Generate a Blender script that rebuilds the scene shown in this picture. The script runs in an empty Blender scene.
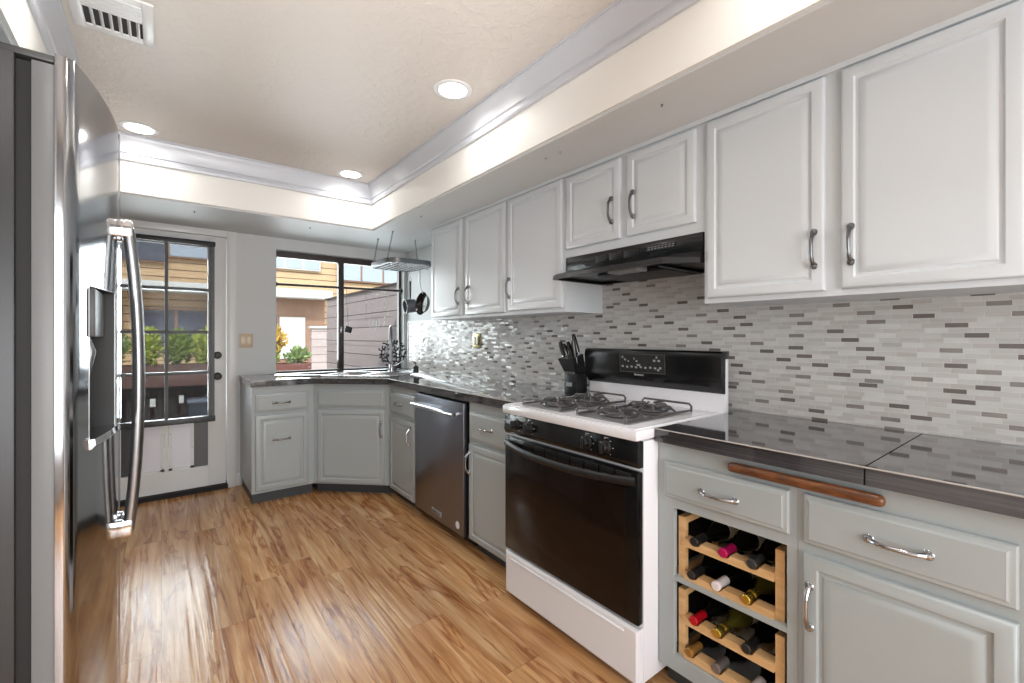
import bpy, bmesh, math, random
from mathutils import Vector, Matrix
sc = bpy.context.scene
C = sc.collection
PI = math.pi
random.seed(7)

# ------------------------------------------------------------------ camera, world, sun, exposure
cam_d = bpy.data.cameras.new('camera'); cam = bpy.data.objects.new('camera', cam_d); C.objects.link(cam)
cam.location = (0, 0, 1.236)
cam.rotation_euler = (PI/2, 0, -math.radians(37.9))
cam_d.sensor_width = 36; cam_d.lens = 36*450.6/1024
cam_d.shift_y = -4.8/1024
cam_d.clip_start = 0.02; cam_d.clip_end = 200
sc.camera = cam

world = bpy.data.worlds.new('world'); sc.world = world; world.use_nodes = True
wn = world.node_tree; wn.nodes.clear()
sky = wn.nodes.new('ShaderNodeTexSky'); sky.sky_type = 'NISHITA'; sky.sun_disc = False
sky.sun_elevation = math.radians(48); sky.sun_rotation = math.radians(150)
sky.air_density = 1.0; sky.dust_density = 3.0; sky.ozone_density = 0.6
hs = wn.nodes.new('ShaderNodeHueSaturation'); hs.inputs['Saturation'].default_value = 0.55
bg = wn.nodes.new('ShaderNodeBackground'); bg.inputs['Strength'].default_value = 0.30
wo = wn.nodes.new('ShaderNodeOutputWorld')
wn.links.new(sky.outputs[0], hs.inputs['Color']); wn.links.new(hs.outputs[0], bg.inputs['Color'])
wn.links.new(bg.outputs[0], wo.inputs['Surface'])

def lamp(name, typ, loc, energy, color=(1, 1, 1), **kw):
    d = bpy.data.lights.new(name, typ); d.energy = energy; d.color = color
    aim = kw.pop('aim', None)
    for k, v in kw.items(): setattr(d, k, v)
    o = bpy.data.objects.new(name, d); C.objects.link(o); o.location = loc
    if aim is not None:
        o.rotation_euler = (Vector(aim)-Vector(loc)).to_track_quat('-Z', 'Y').to_euler()
    return o
lamp('sun', 'SUN', (-5, -4, 9), 3.0, (1.0, 0.95, 0.88), angle=math.radians(0.6), aim=(1.0, 4.0, 0))
# added fill light behind the camera, standing for an unseen opening
lamp('rear_fill', 'AREA', (0.45, -2.05, 1.35), 58, (0.97, 0.985, 1.0), shape='RECTANGLE', size=2.2, size_y=1.9, aim=(0.45, 2, 1.2))
# daylight entering by the sink window and the glazed door
lamp('window_daylight', 'AREA', (1.38, 4.60, 1.48), 14, (0.95, 0.97, 1.0), spread=math.radians(100), shape='RECTANGLE', size=1.1, size_y=1.0, aim=(1.38, 3.0, 1.30))
lamp('door_daylight', 'AREA', (0.03, 4.60, 1.25), 15, (0.95, 0.97, 1.0), spread=math.radians(105), shape='RECTANGLE', size=0.5, size_y=1.3, aim=(0.03, 3.0, 1.1))
# unseen flash added by the camera as fill, bounced off the tray ceiling
lamp('bounce_flash', 'SPOT', (0.20, -0.15, 1.45), 120, (0.985, 0.99, 1.0), spot_size=math.radians(62), spot_blend=0.9, shadow_soft_size=0.06, aim=(0.45, 1.45, 2.44))
vs = sc.view_settings
sc.display_settings.display_device = 'sRGB'
vs.view_transform = 'Standard'; vs.look = 'None'; vs.gamma = 1; vs.use_curve_mapping = False
vs.exposure = 0.42
sc.cycles.max_bounces = 8; sc.cycles.diffuse_bounces = 4; sc.cycles.glossy_bounces = 5
sc.cycles.transparent_max_bounces = 12; sc.cycles.sample_clamp_indirect = 6

# ------------------------------------------------------------------ materials
def lin(c):
    return tuple(((x/255)/12.92 if x/255 <= .04045 else ((x/255+.055)/1.055)**2.4) for x in c)+(1,)
MATS = {}
def mat(name, rgb=(128, 128, 128), rough=.5, metal=0, spec=.5, coat=0, emit=None, estr=1, trans=0, aniso=0):
    m = bpy.data.materials.new(name); m.use_nodes = True
    b = m.node_tree.nodes['Principled BSDF']
    b.inputs['Base Color'].default_value = lin(rgb); b.inputs['Roughness'].default_value = rough
    b.inputs['Metallic'].default_value = metal; b.inputs['Specular IOR Level'].default_value = spec
    b.inputs['Coat Weight'].default_value = coat
    b.inputs['Anisotropic'].default_value = aniso
    b.inputs['Transmission Weight'].default_value = trans
    if emit: b.inputs['Emission Color'].default_value = lin(emit); b.inputs['Emission Strength'].default_value = estr
    MATS[name] = m
    return m
class NT:
    def __init__(s, m): s.t = m.node_tree; s.b = s.t.nodes.get('Principled BSDF')
    def n(s, typ, **kw):
        o = s.t.nodes.new(typ)
        for k, v in kw.items():
            if k in o.inputs.keys() if isinstance(k, str) else False: o.inputs[k].default_value = v
            else: setattr(o, k, v)
        return o
    def l(s, a, b): s.t.links.new(a, b)
    def pos(s): return s.n('ShaderNodeNewGeometry').outputs['Position']
    def obj(s): return s.n('ShaderNodeTexCoord').outputs['Object']
    def mapping(s, vec, scale=(1, 1, 1), loc=(0, 0, 0), rot=(0, 0, 0)):
        m = s.n('ShaderNodeMapping'); m.inputs['Scale'].default_value = scale
        m.inputs['Location'].default_value = loc; m.inputs['Rotation'].default_value = rot
        s.l(vec, m.inputs['Vector']); return m.outputs[0]
    def noise(s, vec, scale=5, detail=4, rough=.5, dist=0):
        o = s.n('ShaderNodeTexNoise'); o.inputs['Scale'].default_value = scale; o.inputs['Detail'].default_value = detail
        o.inputs['Roughness'].default_value = rough; o.inputs['Distortion'].default_value = dist
        s.l(vec, o.inputs['Vector']); return o.outputs['Fac']
    def ramp(s, fac, stops, interp='LINEAR'):
        r = s.n('ShaderNodeValToRGB'); r.color_ramp.interpolation = interp
        e = r.color_ramp.elements
        while len(e) < len(stops): e.new(.5)
        for i, (p, c) in enumerate(stops):
            e[i].position = p; e[i].color = lin(c) if max(c) > 1.01 or len(c) == 3 and isinstance(c[0], int) else tuple(c)+(1,)
        s.l(fac, r.inputs[0]); return r.outputs[0]
    def math(s, op, a, b=None, c=None, clamp=False):
        m = s.n('ShaderNodeMath'); m.operation = op; m.use_clamp = clamp
        for i, v in enumerate((a, b, c)):
            if v is None: continue
            if isinstance(v, (int, float)): m.inputs[i].default_value = v
            else: s.l(v, m.inputs[i])
        return m.outputs[0]
    def mix(s, fac, a, b, mode='MIX'):
        m = s.n('ShaderNodeMix'); m.data_type = 'RGBA'; m.blend_type = mode
        for sock, v in ((m.inputs[0], fac), (m.inputs[6], a), (m.inputs[7], b)):
            if isinstance(v, (int, float)): sock.default_value = v
            elif isinstance(v, tuple): sock.default_value = lin(v) if len(v) == 3 else v
            else: s.l(v, sock)
        return m.outputs[2]
    def bump(s, h, strength=.2, dist=.01):
        b = s.n('ShaderNodeBump'); b.inputs['Strength'].default_value = strength; b.inputs['Distance'].default_value = dist
        s.l(h, b.inputs['Height']); s.l(b.outputs[0], s.b.inputs['Normal'])

m_wall = mat('wall_paint', (210, 212, 212), .55)
m_cream = mat('cream_paint', (238, 236, 231), .5)
m_ceil = mat('ceiling_texture', (216, 209, 201), .42)
t = NT(m_ceil)
hh = t.noise(t.pos(), 22, 5, .6)
t.bump(t.ramp(hh, [(.45, (0, 0, 0)), (.58, (255, 255, 255))]), .28, .005)
m_crown = mat('crown_paint', (200, 203, 210), .3)
m_upper = mat('white_cabinet_paint', (214, 219, 223), .3)
m_lower = mat('grey_cabinet_paint', (168, 175, 176), .33)
for m in (m_upper, m_lower, m_wall, m_crown):
    t = NT(m); t.bump(t.noise(t.pos(), 60, 3), .04, .002)
m_trimw = mat('white_trim_paint', (226, 227, 227), .3)
m_toe = mat('toe_kick_grey', (62, 65, 67), .5)
m_toe_dark = mat('threshold_black', (16, 15, 14), .7)
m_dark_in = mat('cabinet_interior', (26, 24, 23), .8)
m_black = mat('black_enamel', (13, 13, 14), .2, coat=.15)
m_blackm = mat('black_matte', (18, 18, 19), .45)
m_rubber = mat('rubber_gasket', (24, 25, 26), .6)
m_well = mat('burner_well_grey', (158, 156, 157), .3, metal=.3)
m_iron = mat('grate_iron', (96, 94, 94), .34, metal=.5)
m_glassdoor = mat('oven_glass', (26, 17, 13), .12, spec=.22)
m_blackd = mat('black_door_enamel', (13, 13, 14), .2, spec=.3)
m_white = mat('white_enamel', (232, 232, 236), .18, coat=.3)
m_chrome = mat('chrome', (225, 226, 228), .08, 1)
m_nickel = mat('nickel', (178, 178, 180), .2, 1)
m_nickel_d = mat('dark_pewter', (120, 120, 122), .28, 1)
m_bronze = mat('bronze_frame', (62, 53, 50), .4, metal=.2)
m_screenf = mat('screen_frame_grey', (70, 72, 74), .4, metal=.2)
m_muntin = mat('muntin_grey', (170, 172, 172), .35)
m_body = mat('fridge_side_grey', (66, 67, 69), .38, metal=.5)
m_hinge = mat('fridge_cap_grey', (72, 73, 74), .4)
m_liner = mat('door_liner_grey', (122, 124, 126), .35)
m_brass = mat('brass_plate', (176, 160, 118), .3, 1)
m_beige = mat('wood_switch_plate', (206, 184, 158), .35)
m_lens = mat('lamp_lens', (255, 252, 246), .4, emit=(255, 250, 240), estr=9)
m_steel_sink = mat('sink_steel', (215, 216, 218), .2, 1)
m_silver_in = mat('light_grey_plastic', (150, 152, 154), .35)
m_vent_dark = mat('vent_dark', (52, 52, 50), .8)
m_text = mat('light_marking', (205, 205, 205), .4)
m_display = mat('display_glass', (30, 30, 34), .06, coat=1)
m_filter = mat('hood_lens', (120, 120, 120), .3)

def brushed(name, rgb, rough, axis_scale):
    m = mat(name, rgb, rough, 1); t = NT(m)
    n = t.noise(t.mapping(t.pos(), axis_scale), 6, 3, .6)
    if rough > .1: t.bump(n, .03, .0015)
    r = t.math('MULTIPLY_ADD', n, .06, rough-.03); t.l(r, t.b.inputs['Roughness'])
    return m
m_steel = brushed('fridge_stainless', (172, 174, 178), .095, (6, 6, 90))
m_steel_dw = brushed('dishwasher_stainless', (142, 143, 152), .33, (60, 3, 60))
m_handle = mat('satin_handle_steel', (150, 151, 153), .28, 1)
m_steel_pol = mat('polished_steel', (215, 216, 218), .07, 1)

# floor: long hand-scraped laminate boards running to the door
m_floor = mat('wood_floor', (180, 135, 92), .2, spec=.5); t = NT(m_floor)
p = t.pos(); sx = t.n('ShaderNodeSeparateXYZ'); t.l(p, sx.inputs[0])
px, py = sx.outputs[0], sx.outputs[1]
row = t.math('FLOOR', t.math('DIVIDE', px, .165))
wn1 = t.n('ShaderNodeTexWhiteNoise', noise_dimensions='1D'); t.l(row, wn1.inputs['W'])
yo = t.math('ADD', py, t.math('MULTIPLY', wn1.outputs['Value'], 1.22))
col = t.math('FLOOR', t.math('DIVIDE', yo, 1.22))
cb = t.n('ShaderNodeCombineXYZ'); t.l(row, cb.inputs[0]); t.l(col, cb.inputs[1])
wn2 = t.n('ShaderNodeTexWhiteNoise', noise_dimensions='3D'); t.l(cb.outputs[0], wn2.inputs['Vector'])
off = t.n('ShaderNodeVectorMath', operation='SCALE'); t.l(wn2.outputs['Color'], off.inputs[0]); off.inputs['Scale'].default_value = 7
va = t.n('ShaderNodeVectorMath', operation='ADD'); t.l(p, va.inputs[0]); t.l(off.outputs[0], va.inputs[1])
g1 = t.noise(t.mapping(va.outputs[0], (11, .8, 1)), 1.0, 4, .55, 1.6)
g2 = t.noise(t.mapping(va.outputs[0], (60, 3.2, 1)), 1.0, 4, .6, .6)
g3 = t.noise(t.mapping(va.outputs[0], (8, .75, 1), (3, 5, 0)), 1.0, 3, .5, 3.2)
base = t.ramp(g1, [(.25, (164, 112, 70)), (.40, (196, 144, 94)), (.54, (216, 169, 118)), (.72, (233, 196, 150))])
fine = t.ramp(g2, [(.3, (205, 190, 175)), (.7, (255, 255, 255))])
c1 = t.mix(.8, base, fine, 'MULTIPLY')
streak = t.ramp(g3, [(.0, (255, 255, 255)), (.54, (255, 255, 255)), (.60, (186, 146, 112)), (.645, (240, 228, 214)), (1, (255, 255, 255))])
c2 = t.mix(.85, c1, streak, 'MULTIPLY')
tint = t.math('MULTIPLY_ADD', wn2.outputs['Value'], .22, .86)
cc = t.n('ShaderNodeCombineColor'); [t.l(tint, cc.inputs[i]) for i in range(3)]
c3 = t.mix(1, c2, cc.outputs[0], 'MULTIPLY')
fx = t.math('FRACT', t.math('DIVIDE', px, .165)); fy = t.math('FRACT', t.math('DIVIDE', yo, 1.22))
seam = t.math('MAXIMUM', t.math('LESS_THAN', fx, .014), t.math('LESS_THAN', fy, .0022))
c4 = t.mix(t.math('MULTIPLY', seam, .5), c3, (84, 54, 34)); t.l(c4, t.b.inputs['Base Color'])
rp = t.noise(t.mapping(p, (42, 1.0, 1)), 1.0, 2, .4, .5)
hb = t.math('SUBTRACT', t.math('MULTIPLY_ADD', g2, .12, rp), t.math('MULTIPLY', seam, .25))
t.bump(hb, .5, .0042)
t.l(t.math('MULTIPLY_ADD', g1, .12, .17), t.b.inputs['Roughness'])

# glass and stone mosaic
m_mosaic = mat('mosaic_tile', (190, 186, 182), .14, spec=.6); t = NT(m_mosaic)
p = t.pos(); sx = t.n('ShaderNodeSeparateXYZ'); t.l(p, sx.inputs[0]); py, pz = sx.outputs[1], sx.outputs[2]
RH, TL = .0162, .056
zr = t.math('DIVIDE', pz, RH); row = t.math('FLOOR', zr)
w1 = t.n('ShaderNodeTexWhiteNoise', noise_dimensions='1D'); t.l(row, w1.inputs['W'])
yr = t.math('ADD', t.math('DIVIDE', py, TL), w1.outputs['Value']); col = t.math('FLOOR', yr)
cb = t.n('ShaderNodeCombineXYZ'); t.l(row, cb.inputs[0]); t.l(col, cb.inputs[1])
w2 = t.n('ShaderNodeTexWhiteNoise', noise_dimensions='3D'); t.l(cb.outputs[0], w2.inputs['Vector'])
qq = t.math('FRACT', t.math('ADD', t.math('ADD', t.math('MULTIPLY', col, .2360680), t.math('MULTIPLY', row, .381966)), t.math('MULTIPLY', w2.outputs['Value'], .10)))
tc = t.ramp(qq, [(0, (118, 110, 107)), (.06, (146, 139, 135)), (.125, (198, 193, 190)), (.35, (203, 200, 197)), (.6, (208, 206, 203)), (.82, (213, 211, 209))], 'CONSTANT')
vein = t.noise(t.mapping(p, (1, 6, 60)), 1.5, 4, .6, 1)
tc = t.mix(.2, tc, t.ramp(vein, [(.3, (190, 184, 180)), (.7, (255, 255, 255))]), 'MULTIPLY')
fz, fy = t.math('FRACT', zr), t.math('FRACT', yr)
gr = t.math('MAXIMUM', t.math('LESS_THAN', fz, .11), t.math('LESS_THAN', fy, .035))
t.l(t.mix(gr, tc, (206, 203, 199)), t.b.inputs['Base Color'])
t.l(t.math('MULTIPLY_ADD', gr, .5, t.math('MULTIPLY_ADD', w2.outputs['Value'], .16, .08)), t.b.inputs['Roughness'])
geo = t.n('ShaderNodeNewGeometry')
jit = t.n('ShaderNodeVectorMath', operation='SUBTRACT'); t.l(w2.outputs['Color'], jit.inputs[0]); jit.inputs[1].default_value = (.5, .5, .5)
js = t.n('ShaderNodeVectorMath', operation='SCALE'); t.l(jit.outputs[0], js.inputs[0]); js.inputs['Scale'].default_value = .16
ja = t.n('ShaderNodeVectorMath', operation='ADD'); t.l(geo.outputs['Normal'], ja.inputs[0]); t.l(js.outputs[0], ja.inputs[1])
jn = t.n('ShaderNodeVectorMath', operation='NORMALIZE'); t.l(ja.outputs[0], jn.inputs[0])
bp = t.n('ShaderNodeBump'); bp.inputs['Strength'].default_value = .3; bp.inputs['Distance'].default_value = .001
t.l(t.math('SUBTRACT', 1.0, gr), bp.inputs['Height']); t.l(jn.outputs[0], bp.inputs['Normal']); t.l(bp.outputs[0], t.b.inputs['Normal'])

# dark grey striped worktop tile
m_count = mat('worktop_tile', (72, 70, 72), .05, spec=.8, coat=.5); t = NT(m_count)
p = t.pos(); sx = t.n('ShaderNodeSeparateXYZ'); t.l(p, sx.inputs[0])
g = t.noise(t.mapping(p, (45, 1.6, 70)), 1.0, 5, .65, .3)
cc = t.ramp(g, [(.3, (42, 40, 42)), (.5, (62, 60, 62)), (.72, (88, 86, 88))])
ff = t.math('ABSOLUTE', t.math('SUBTRACT', t.math('FRACT', t.math('DIVIDE', t.math('ADD', sx.outputs[1], -.342+6.1), .61)), .0))
ln = t.math('LESS_THAN', ff, .006)
t.l(t.mix(ln, cc, (22, 20, 20)), t.b.inputs['Base Color'])
il = t.math('SUBTRACT', 1.0, ln)
t.l(t.math('MULTIPLY', il, .5), t.b.inputs['Coat Weight']); t.l(t.math('MULTIPLY', il, .8), t.b.inputs['Specular IOR Level']); t.l(t.math('MULTIPLY_ADD', ln, .8, .06), t.b.inputs['Roughness'])
m_edge = mat('worktop_edge_highlight', (176, 172, 168), .25)  # pale colour for the painted highlight on the worktop edge

def woody(name, a, b, scale, rough=.4):
    m = mat(name, a, rough); t = NT(m)
    g = t.noise(t.mapping(t.pos(), scale), 1.0, 4, .6, .6)
    t.l(t.ramp(g, [(.3, a), (.7, b)]), t.b.inputs['Base Color']); t.bump(g, .05, .001); return m
m_pine = woody('rack_pine', (205, 160, 106), (228, 190, 140), (40, 6, 40))
m_stick = woody('oiled_wood_bar', (58, 34, 20), (134, 82, 46), (60, 12, 60), .3)

def archglass(name, tint=(235, 240, 240), alpha_t=.96, rough=.0, refl=.09):
    m = bpy.data.materials.new(name); m.use_nodes = True; nt = m.node_tree; nt.nodes.clear()
    tr = nt.nodes.new('ShaderNodeBsdfTransparent'); tr.inputs[0].default_value = lin(tint)
    gl = nt.nodes.new('ShaderNodeBsdfGlossy'); gl.inputs['Roughness'].default_value = rough
    mx = nt.nodes.new('ShaderNodeMixShader'); fr = nt.nodes.new('ShaderNodeFresnel'); fr.inputs[0].default_value = 1.3
    o = nt.nodes.new('ShaderNodeOutputMaterial')
    nt.links.new(fr.outputs[0], mx.inputs[0]); nt.links.new(tr.outputs[0], mx.inputs[1]); nt.links.new(gl.outputs[0], mx.inputs[2])
    nt.links.new(mx.outputs[0], o.inputs[0]); return m
m_glass = archglass('window_glass')
# woven insect screen: fine threads with gaps
m_mesh = bpy.data.materials.new('screen_mesh'); m_mesh.use_nodes = True; nt = m_mesh.node_tree; nt.nodes.clear()
tr = nt.nodes.new('ShaderNodeBsdfTransparent'); df = nt.nodes.new('ShaderNodeBsdfDiffuse'); df.inputs[0].default_value = lin((70, 70, 72))
mx = nt.nodes.new('ShaderNodeMixShader'); mx.inputs[0].default_value = .30; o_ = nt.nodes.new('ShaderNodeOutputMaterial')
nt.links.new(tr.outputs[0], mx.inputs[1]); nt.links.new(df.outputs[0], mx.inputs[2]); nt.links.new(mx.outputs[0], o_.inputs[0])

def bands(name, a, line, pitch, lw=.06, rough=.7, axis=2, vary=.12, grain=(1.5, 1.5, 30)):
    m = mat(name, a, rough); t = NT(m); p = t.pos(); sx = t.n('ShaderNodeSeparateXYZ'); t.l(p, sx.inputs[0])
    z = t.math('DIVIDE', sx.outputs[axis], pitch); r = t.math('FLOOR', z); f = t.math('FRACT', z)
    w = t.n('ShaderNodeTexWhiteNoise', noise_dimensions='1D'); t.l(r, w.inputs['W'])
    v = t.math('MULTIPLY_ADD', w.outputs['Value'], vary, 1-vary)
    g = t.noise(t.mapping(p, grain), 1, 3); v = t.math('MULTIPLY', v, t.math('MULTIPLY_ADD', g, .3, .85))
    cc = t.n('ShaderNodeCombineColor'); [t.l(v, cc.inputs[i]) for i in range(3)]
    c = t.mix(1, a, cc.outputs[0], 'MULTIPLY')
    msk = t.math('LESS_THAN', f, lw)
    t.l(t.mix(msk, c, line), t.b.inputs['Base Color'])
    t.bump(t.math('SUBTRACT', 1.0, f), .4, .02)
    return m
m_siding = bands('orange_siding', (204, 172, 136), (112, 86, 66), .24, lw=.13)
m_fence = bands('weathered_fence_boards', (186, 170, 168), (96, 80, 78), .195)
m_fence2 = bands('brown_fence_boards', (136, 112, 100), (66, 50, 46), .16, axis=0)
m_patio = mat('patio_concrete', (176, 170, 162), .8)
m_extwhite = mat('exterior_white', (214, 214, 214), .6)
m_extbrown = mat('exterior_brown', (150, 116, 96), .7)
m_extglass = mat('dark_window_glass', (74, 76, 92), .08, coat=.5)
m_extglass2 = mat('pale_window_glass', (168, 178, 196), .12, coat=.5)
m_planter = mat('planter_brown', (112, 82, 76), .7)
m_planter_r = mat('planter_red', (136, 88, 80), .7)
m_leaf = mat('leaf_green', (150, 172, 72), .5)
m_leaf_y = mat('leaf_yellow', (226, 190, 100), .5)
m_leaf_l = mat('leaf_lime', (196, 206, 96), .5)
m_leaf_b = mat('leaf_pale', (166, 186, 128), .5)
m_soil = mat('soil', (70, 54, 44), .9)
m_iron_b = mat('railing_dark', (52, 48, 46), .5)
m_cooler = mat('cooler_grey', (92, 98, 112), .5)
m_tag = mat('white_tag', (238, 238, 236), .5)
m_flap = mat('pet_flap', (232, 232, 240), .25)
m_panel_dark = mat('dark_panel', (58, 60, 62), .3)
m_bottle = mat('bottle_dark_glass', (13, 15, 13), .1, spec=.35)
m_bottle_g = mat('bottle_olive_glass', (92, 84, 30), .1, spec=.4)
m_foil = {k: mat('foil_'+k, c, r, mt) for k, c, r, mt in [
    ('black', (34, 33, 32), .35, 0), ('magenta', (190, 22, 92), .3, .3), ('charcoal', (58, 60, 58), .35, .2),
    ('white', (232, 222, 220), .4, 0), ('gold', (206, 178, 84), .22, .9), ('red', (188, 18, 34), .28, .2),
    ('amber', (168, 122, 60), .35, .4), ('grey', (122, 112, 106), .35, .3)]}
m_label = mat('bottle_label', (222, 214, 196), .6)

# ------------------------------------------------------------------ mesh helpers
class MB:
    def __init__(s): s.bm = bmesh.new()
    def face(s, pts, smooth=False):
        f = s.bm.faces.new([s.bm.verts.new(Vector(p)) for p in pts]); f.smooth = smooth; return f
    def box(s, x0, x1, y0, y1, z0, z1, fr=None, bev=0):
        x0, x1 = sorted((x0, x1)); y0, y1 = sorted((y0, y1)); z0, z1 = sorted((z0, z1))
        vs = [Vector((x, y, z)) for x in (x0, x1) for y in (y0, y1) for z in (z0, z1)]
        if fr: vs = [fr(*v) for v in vs]
        v = [s.bm.verts.new(q) for q in vs]
        fs = [s.bm.faces.new([v[i] for i in q]) for q in ((0, 1, 3, 2), (4, 6, 7, 5), (0, 4, 5, 1), (2, 3, 7, 6), (0, 2, 6, 4), (1, 5, 7, 3))]
        if bev:
            es = list({e for f in fs for e in f.edges})
            bmesh.ops.bevel(s.bm, geom=es, offset=bev, segments=2, affect='EDGES', profile=.5)
        return s
    def prism(s, poly, z0, z1, fr=None, bev=0):
        n = len(poly)
        a = [Vector((x, y, z0)) for x, y in poly]; b = [Vector((x, y, z1)) for x, y in poly]
        if fr: a = [fr(*q) for q in a]; b = [fr(*q) for q in b]
        va = [s.bm.verts.new(q) for q in a]; vb = [s.bm.verts.new(q) for q in b]
        fs = [s.bm.faces.new(va[::-1]), s.bm.faces.new(vb)]
        fs += [s.bm.faces.new((va[i], va[(i+1) % n], vb[(i+1) % n], vb[i])) for i in range(n)]
        if bev:
            es = list({e for f in fs for e in f.edges})
            bmesh.ops.bevel(s.bm, geom=es, offset=bev, segments=2, affect='EDGES', profile=.5)
        return s
    def rings(s, loops, close0=True, close1=True, smooth=True, cyclic=False):
        vl = [[s.bm.verts.new(Vector(q)) for q in L] for L in loops]
        n = len(vl[0]); m = len(vl)
        for i in range(m if cyclic else m-1):
            A, B = vl[i], vl[(i+1) % m]
            for j in range(n):
                f = s.bm.faces.new((A[j], A[(j+1) % n], B[(j+1) % n], B[j])); f.smooth = smooth
        if not cyclic:
            if close0: s.bm.faces.new(vl[0][::-1])
            if close1: s.bm.faces.new(vl[-1])
        return s
    def tube(s, path, r, n=10, cyclic=False, flat=None):
        P = [Vector(q) for q in path]; m = len(P)
        rs = r if isinstance(r, (list, tuple)) else [r]*m
        loops = []; up = None
        for i in range(m):
            if cyclic: d = P[(i+1) % m]-P[i-1]
            else: d = P[min(i+1, m-1)]-P[max(i-1, 0)]
            d.normalize()
            if up is None:
                up = Vector((0, 0, 1)) if abs(d.z) < .9 else Vector((1, 0, 0))
            a = d.cross(up).normalized(); up = a.cross(d).normalized(); b = up
            fl = flat or 1
            loops.append([P[i]+a*math.cos(2*PI*k/n)*rs[i]+b*math.sin(2*PI*k/n)*rs[i]*fl for k in range(n)])
        return s.rings(loops, cyclic=cyclic)
    def lathe(s, prof, o=(0, 0, 0), axis=(0, 0, 1), n=24, smooth=True):
        o = Vector(o); ax = Vector(axis).normalized()
        t1 = ax.orthogonal().normalized(); t2 = ax.cross(t1)
        return s.rings([[o+ax*h+(t1*math.cos(2*PI*k/n)+t2*math.sin(2*PI*k/n))*max(r, 1e-4) for k in range(n)] for r, h in prof], smooth=smooth)
    def panel(s, fr, u0, u1, v0, v1, prof, n0=0):
        """raised panel: concentric rectangles (inset, height)"""
        loops = [[fr(u0+i, v0+i, n0+h), fr(u1-i, v0+i, n0+h), fr(u1-i, v1-i, n0+h), fr(u0+i, v1-i, n0+h)] for i, h in prof]
        return s.rings(loops, smooth=False)
def frame(O, U):
    O = Vector(O); U = Vector(U).normalized(); V = Vector((0, 0, 1)); N = U.cross(V)
    def f(u, v, n): return O+U*u+V*v+N*n
    f.U, f.V, f.N, f.O = U, V, N, O
    return f
def wloc(o):
    p = Vector((0, 0, 0))
    while o is not None: p += o.location; o = o.parent
    return p
def obj(name, mb, m, parent=None, sharp=35):
    me = bpy.data.meshes.new(name); bm = mb.bm
    bmesh.ops.recalc_face_normals(bm, faces=bm.faces[:])
    if parent is not None: bmesh.ops.translate(bm, verts=bm.verts[:], vec=-wloc(parent))
    bm.to_mesh(me); bm.free()
    for x in (m if isinstance(m, (list, tuple)) else [m]): me.materials.append(x)
    o = bpy.data.objects.new(name, me); C.objects.link(o)
    if parent is not None: o.parent = parent
    try: me.set_sharp_from_angle(angle=math.radians(sharp))
    except Exception: pass
    return o
def thing(name, label, cat, loc=(0, 0, 0), group=None):
    o = bpy.data.objects.new(name, None); C.objects.link(o); o.empty_display_size = .05
    o.location = loc; tag(o, label, cat, group); return o
def tag(o, label, cat, group=None, kind=None):
    o['label'] = label; o['category'] = cat
    if group: o['group'] = group
    if kind: o['kind'] = kind
    return o
def struct(name, mb, m, label=None, parent=None):
    o = obj(name, mb, m, parent)
    if parent is None:
        o['kind'] = 'structure'
        if label: o['label'] = label
    return o
def text_part(name, body, size, m, parent, O, U, V, depth=.0006, label=None):
    cu = bpy.data.curves.new(name, 'FONT'); cu.body = body; cu.size = size; cu.extrude = depth
    cu.align_x = 'CENTER'; cu.align_y = 'CENTER'
    to = bpy.data.objects.new(name, cu); C.objects.link(to)
    me = bpy.data.meshes.new_from_object(to.evaluated_get(bpy.context.evaluated_depsgraph_get()))
    bpy.data.objects.remove(to)
    U = Vector(U).normalized(); V = Vector(V).normalized(); N = U.cross(V)
    O = Vector(O)-wloc(parent)
    for v in me.vertices: v.co = O+U*v.co.x+V*v.co.y+N*v.co.z
    me.materials.clear(); me.materials.append(m)
    o = bpy.data.objects.new(name, me); C.objects.link(o); o.parent = parent
    if label: o['label'] = label
    return o
def copy_tree(o, parent=None):
    c = o.copy(); C.objects.link(c); c.parent = parent
    for ch in list(o.children): copy_tree(ch, c)
    return c

# ------------------------------------------------------------------ room shell
XW, YB = 2.008, 4.36                       # right wall, back wall (room faces)
XL, YF = -.98, -2.2
TX0, TX1, TY0, TY1 = -.333, 1.333, -1.4, 3.54   # tray opening
ZS, ZC = 2.10, 2.44
struct('floor', MB().box(XL-.15, XW+.15, YF-.15, YB+.16, -.06, 0), m_floor)
mb = MB()
mb.box(TX0-.2, TX1+.2, TY0-.2, TY1+.2, ZC, ZC+.12); struct('ceiling', mb, m_ceil)
mb = MB()   # grey underside of the dropped soffit, four slabs round the tray
s = .012
mb.box(XL, TX0-s, YF, YB, ZS, ZC+.12).box(TX1+s, XW, YF, YB, ZS, ZC+.12)
mb.box(TX0-s, TX1+s, YF, TY0-s, ZS, ZC+.12).box(TX0-s, TX1+s, TY1+s, YB, ZS, ZC+.12)
struct('trim_1', mb, m_wall, 'dropped soffit around the tray ceiling')
mb = MB()   # cream fascia of the tray
for (a, b, c, d) in ((TX0-s, TX0, TY0-s, TY1+s), (TX1, TX1+s, TY0-s, TY1+s), (TX0, TX1, TY0-s, TY0), (TX0, TX1, TY1, TY1+s)):
    mb.box(a, b, c, d, ZS-.001, ZC)
struct('trim_2', mb, m_cream, 'cream fascia inside the tray ceiling')
prof = [(0, ZC-.150), (.012, ZC-.150), (.016, ZC-.140), (.016, ZC-.128), (.008, ZC-.122), (.008, ZC-.112), (.016, ZC-.106), (.020, ZC-.080), (.028, ZC-.052), (.036, ZC-.030), (.042, ZC-.018), (.042, ZC-.010), (.050, ZC-.010), (.050, ZC), (0, ZC)]
loops = [[(x0+sx_*o_, y0+sy_*o_, z) for o_, z in prof] for x0, y0, sx_, sy_ in ((TX0, TY0, 1, 1), (TX1, TY0, -1, 1), (TX1, TY1, -1, -1), (TX0, TY1, 1, -1))]
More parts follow.
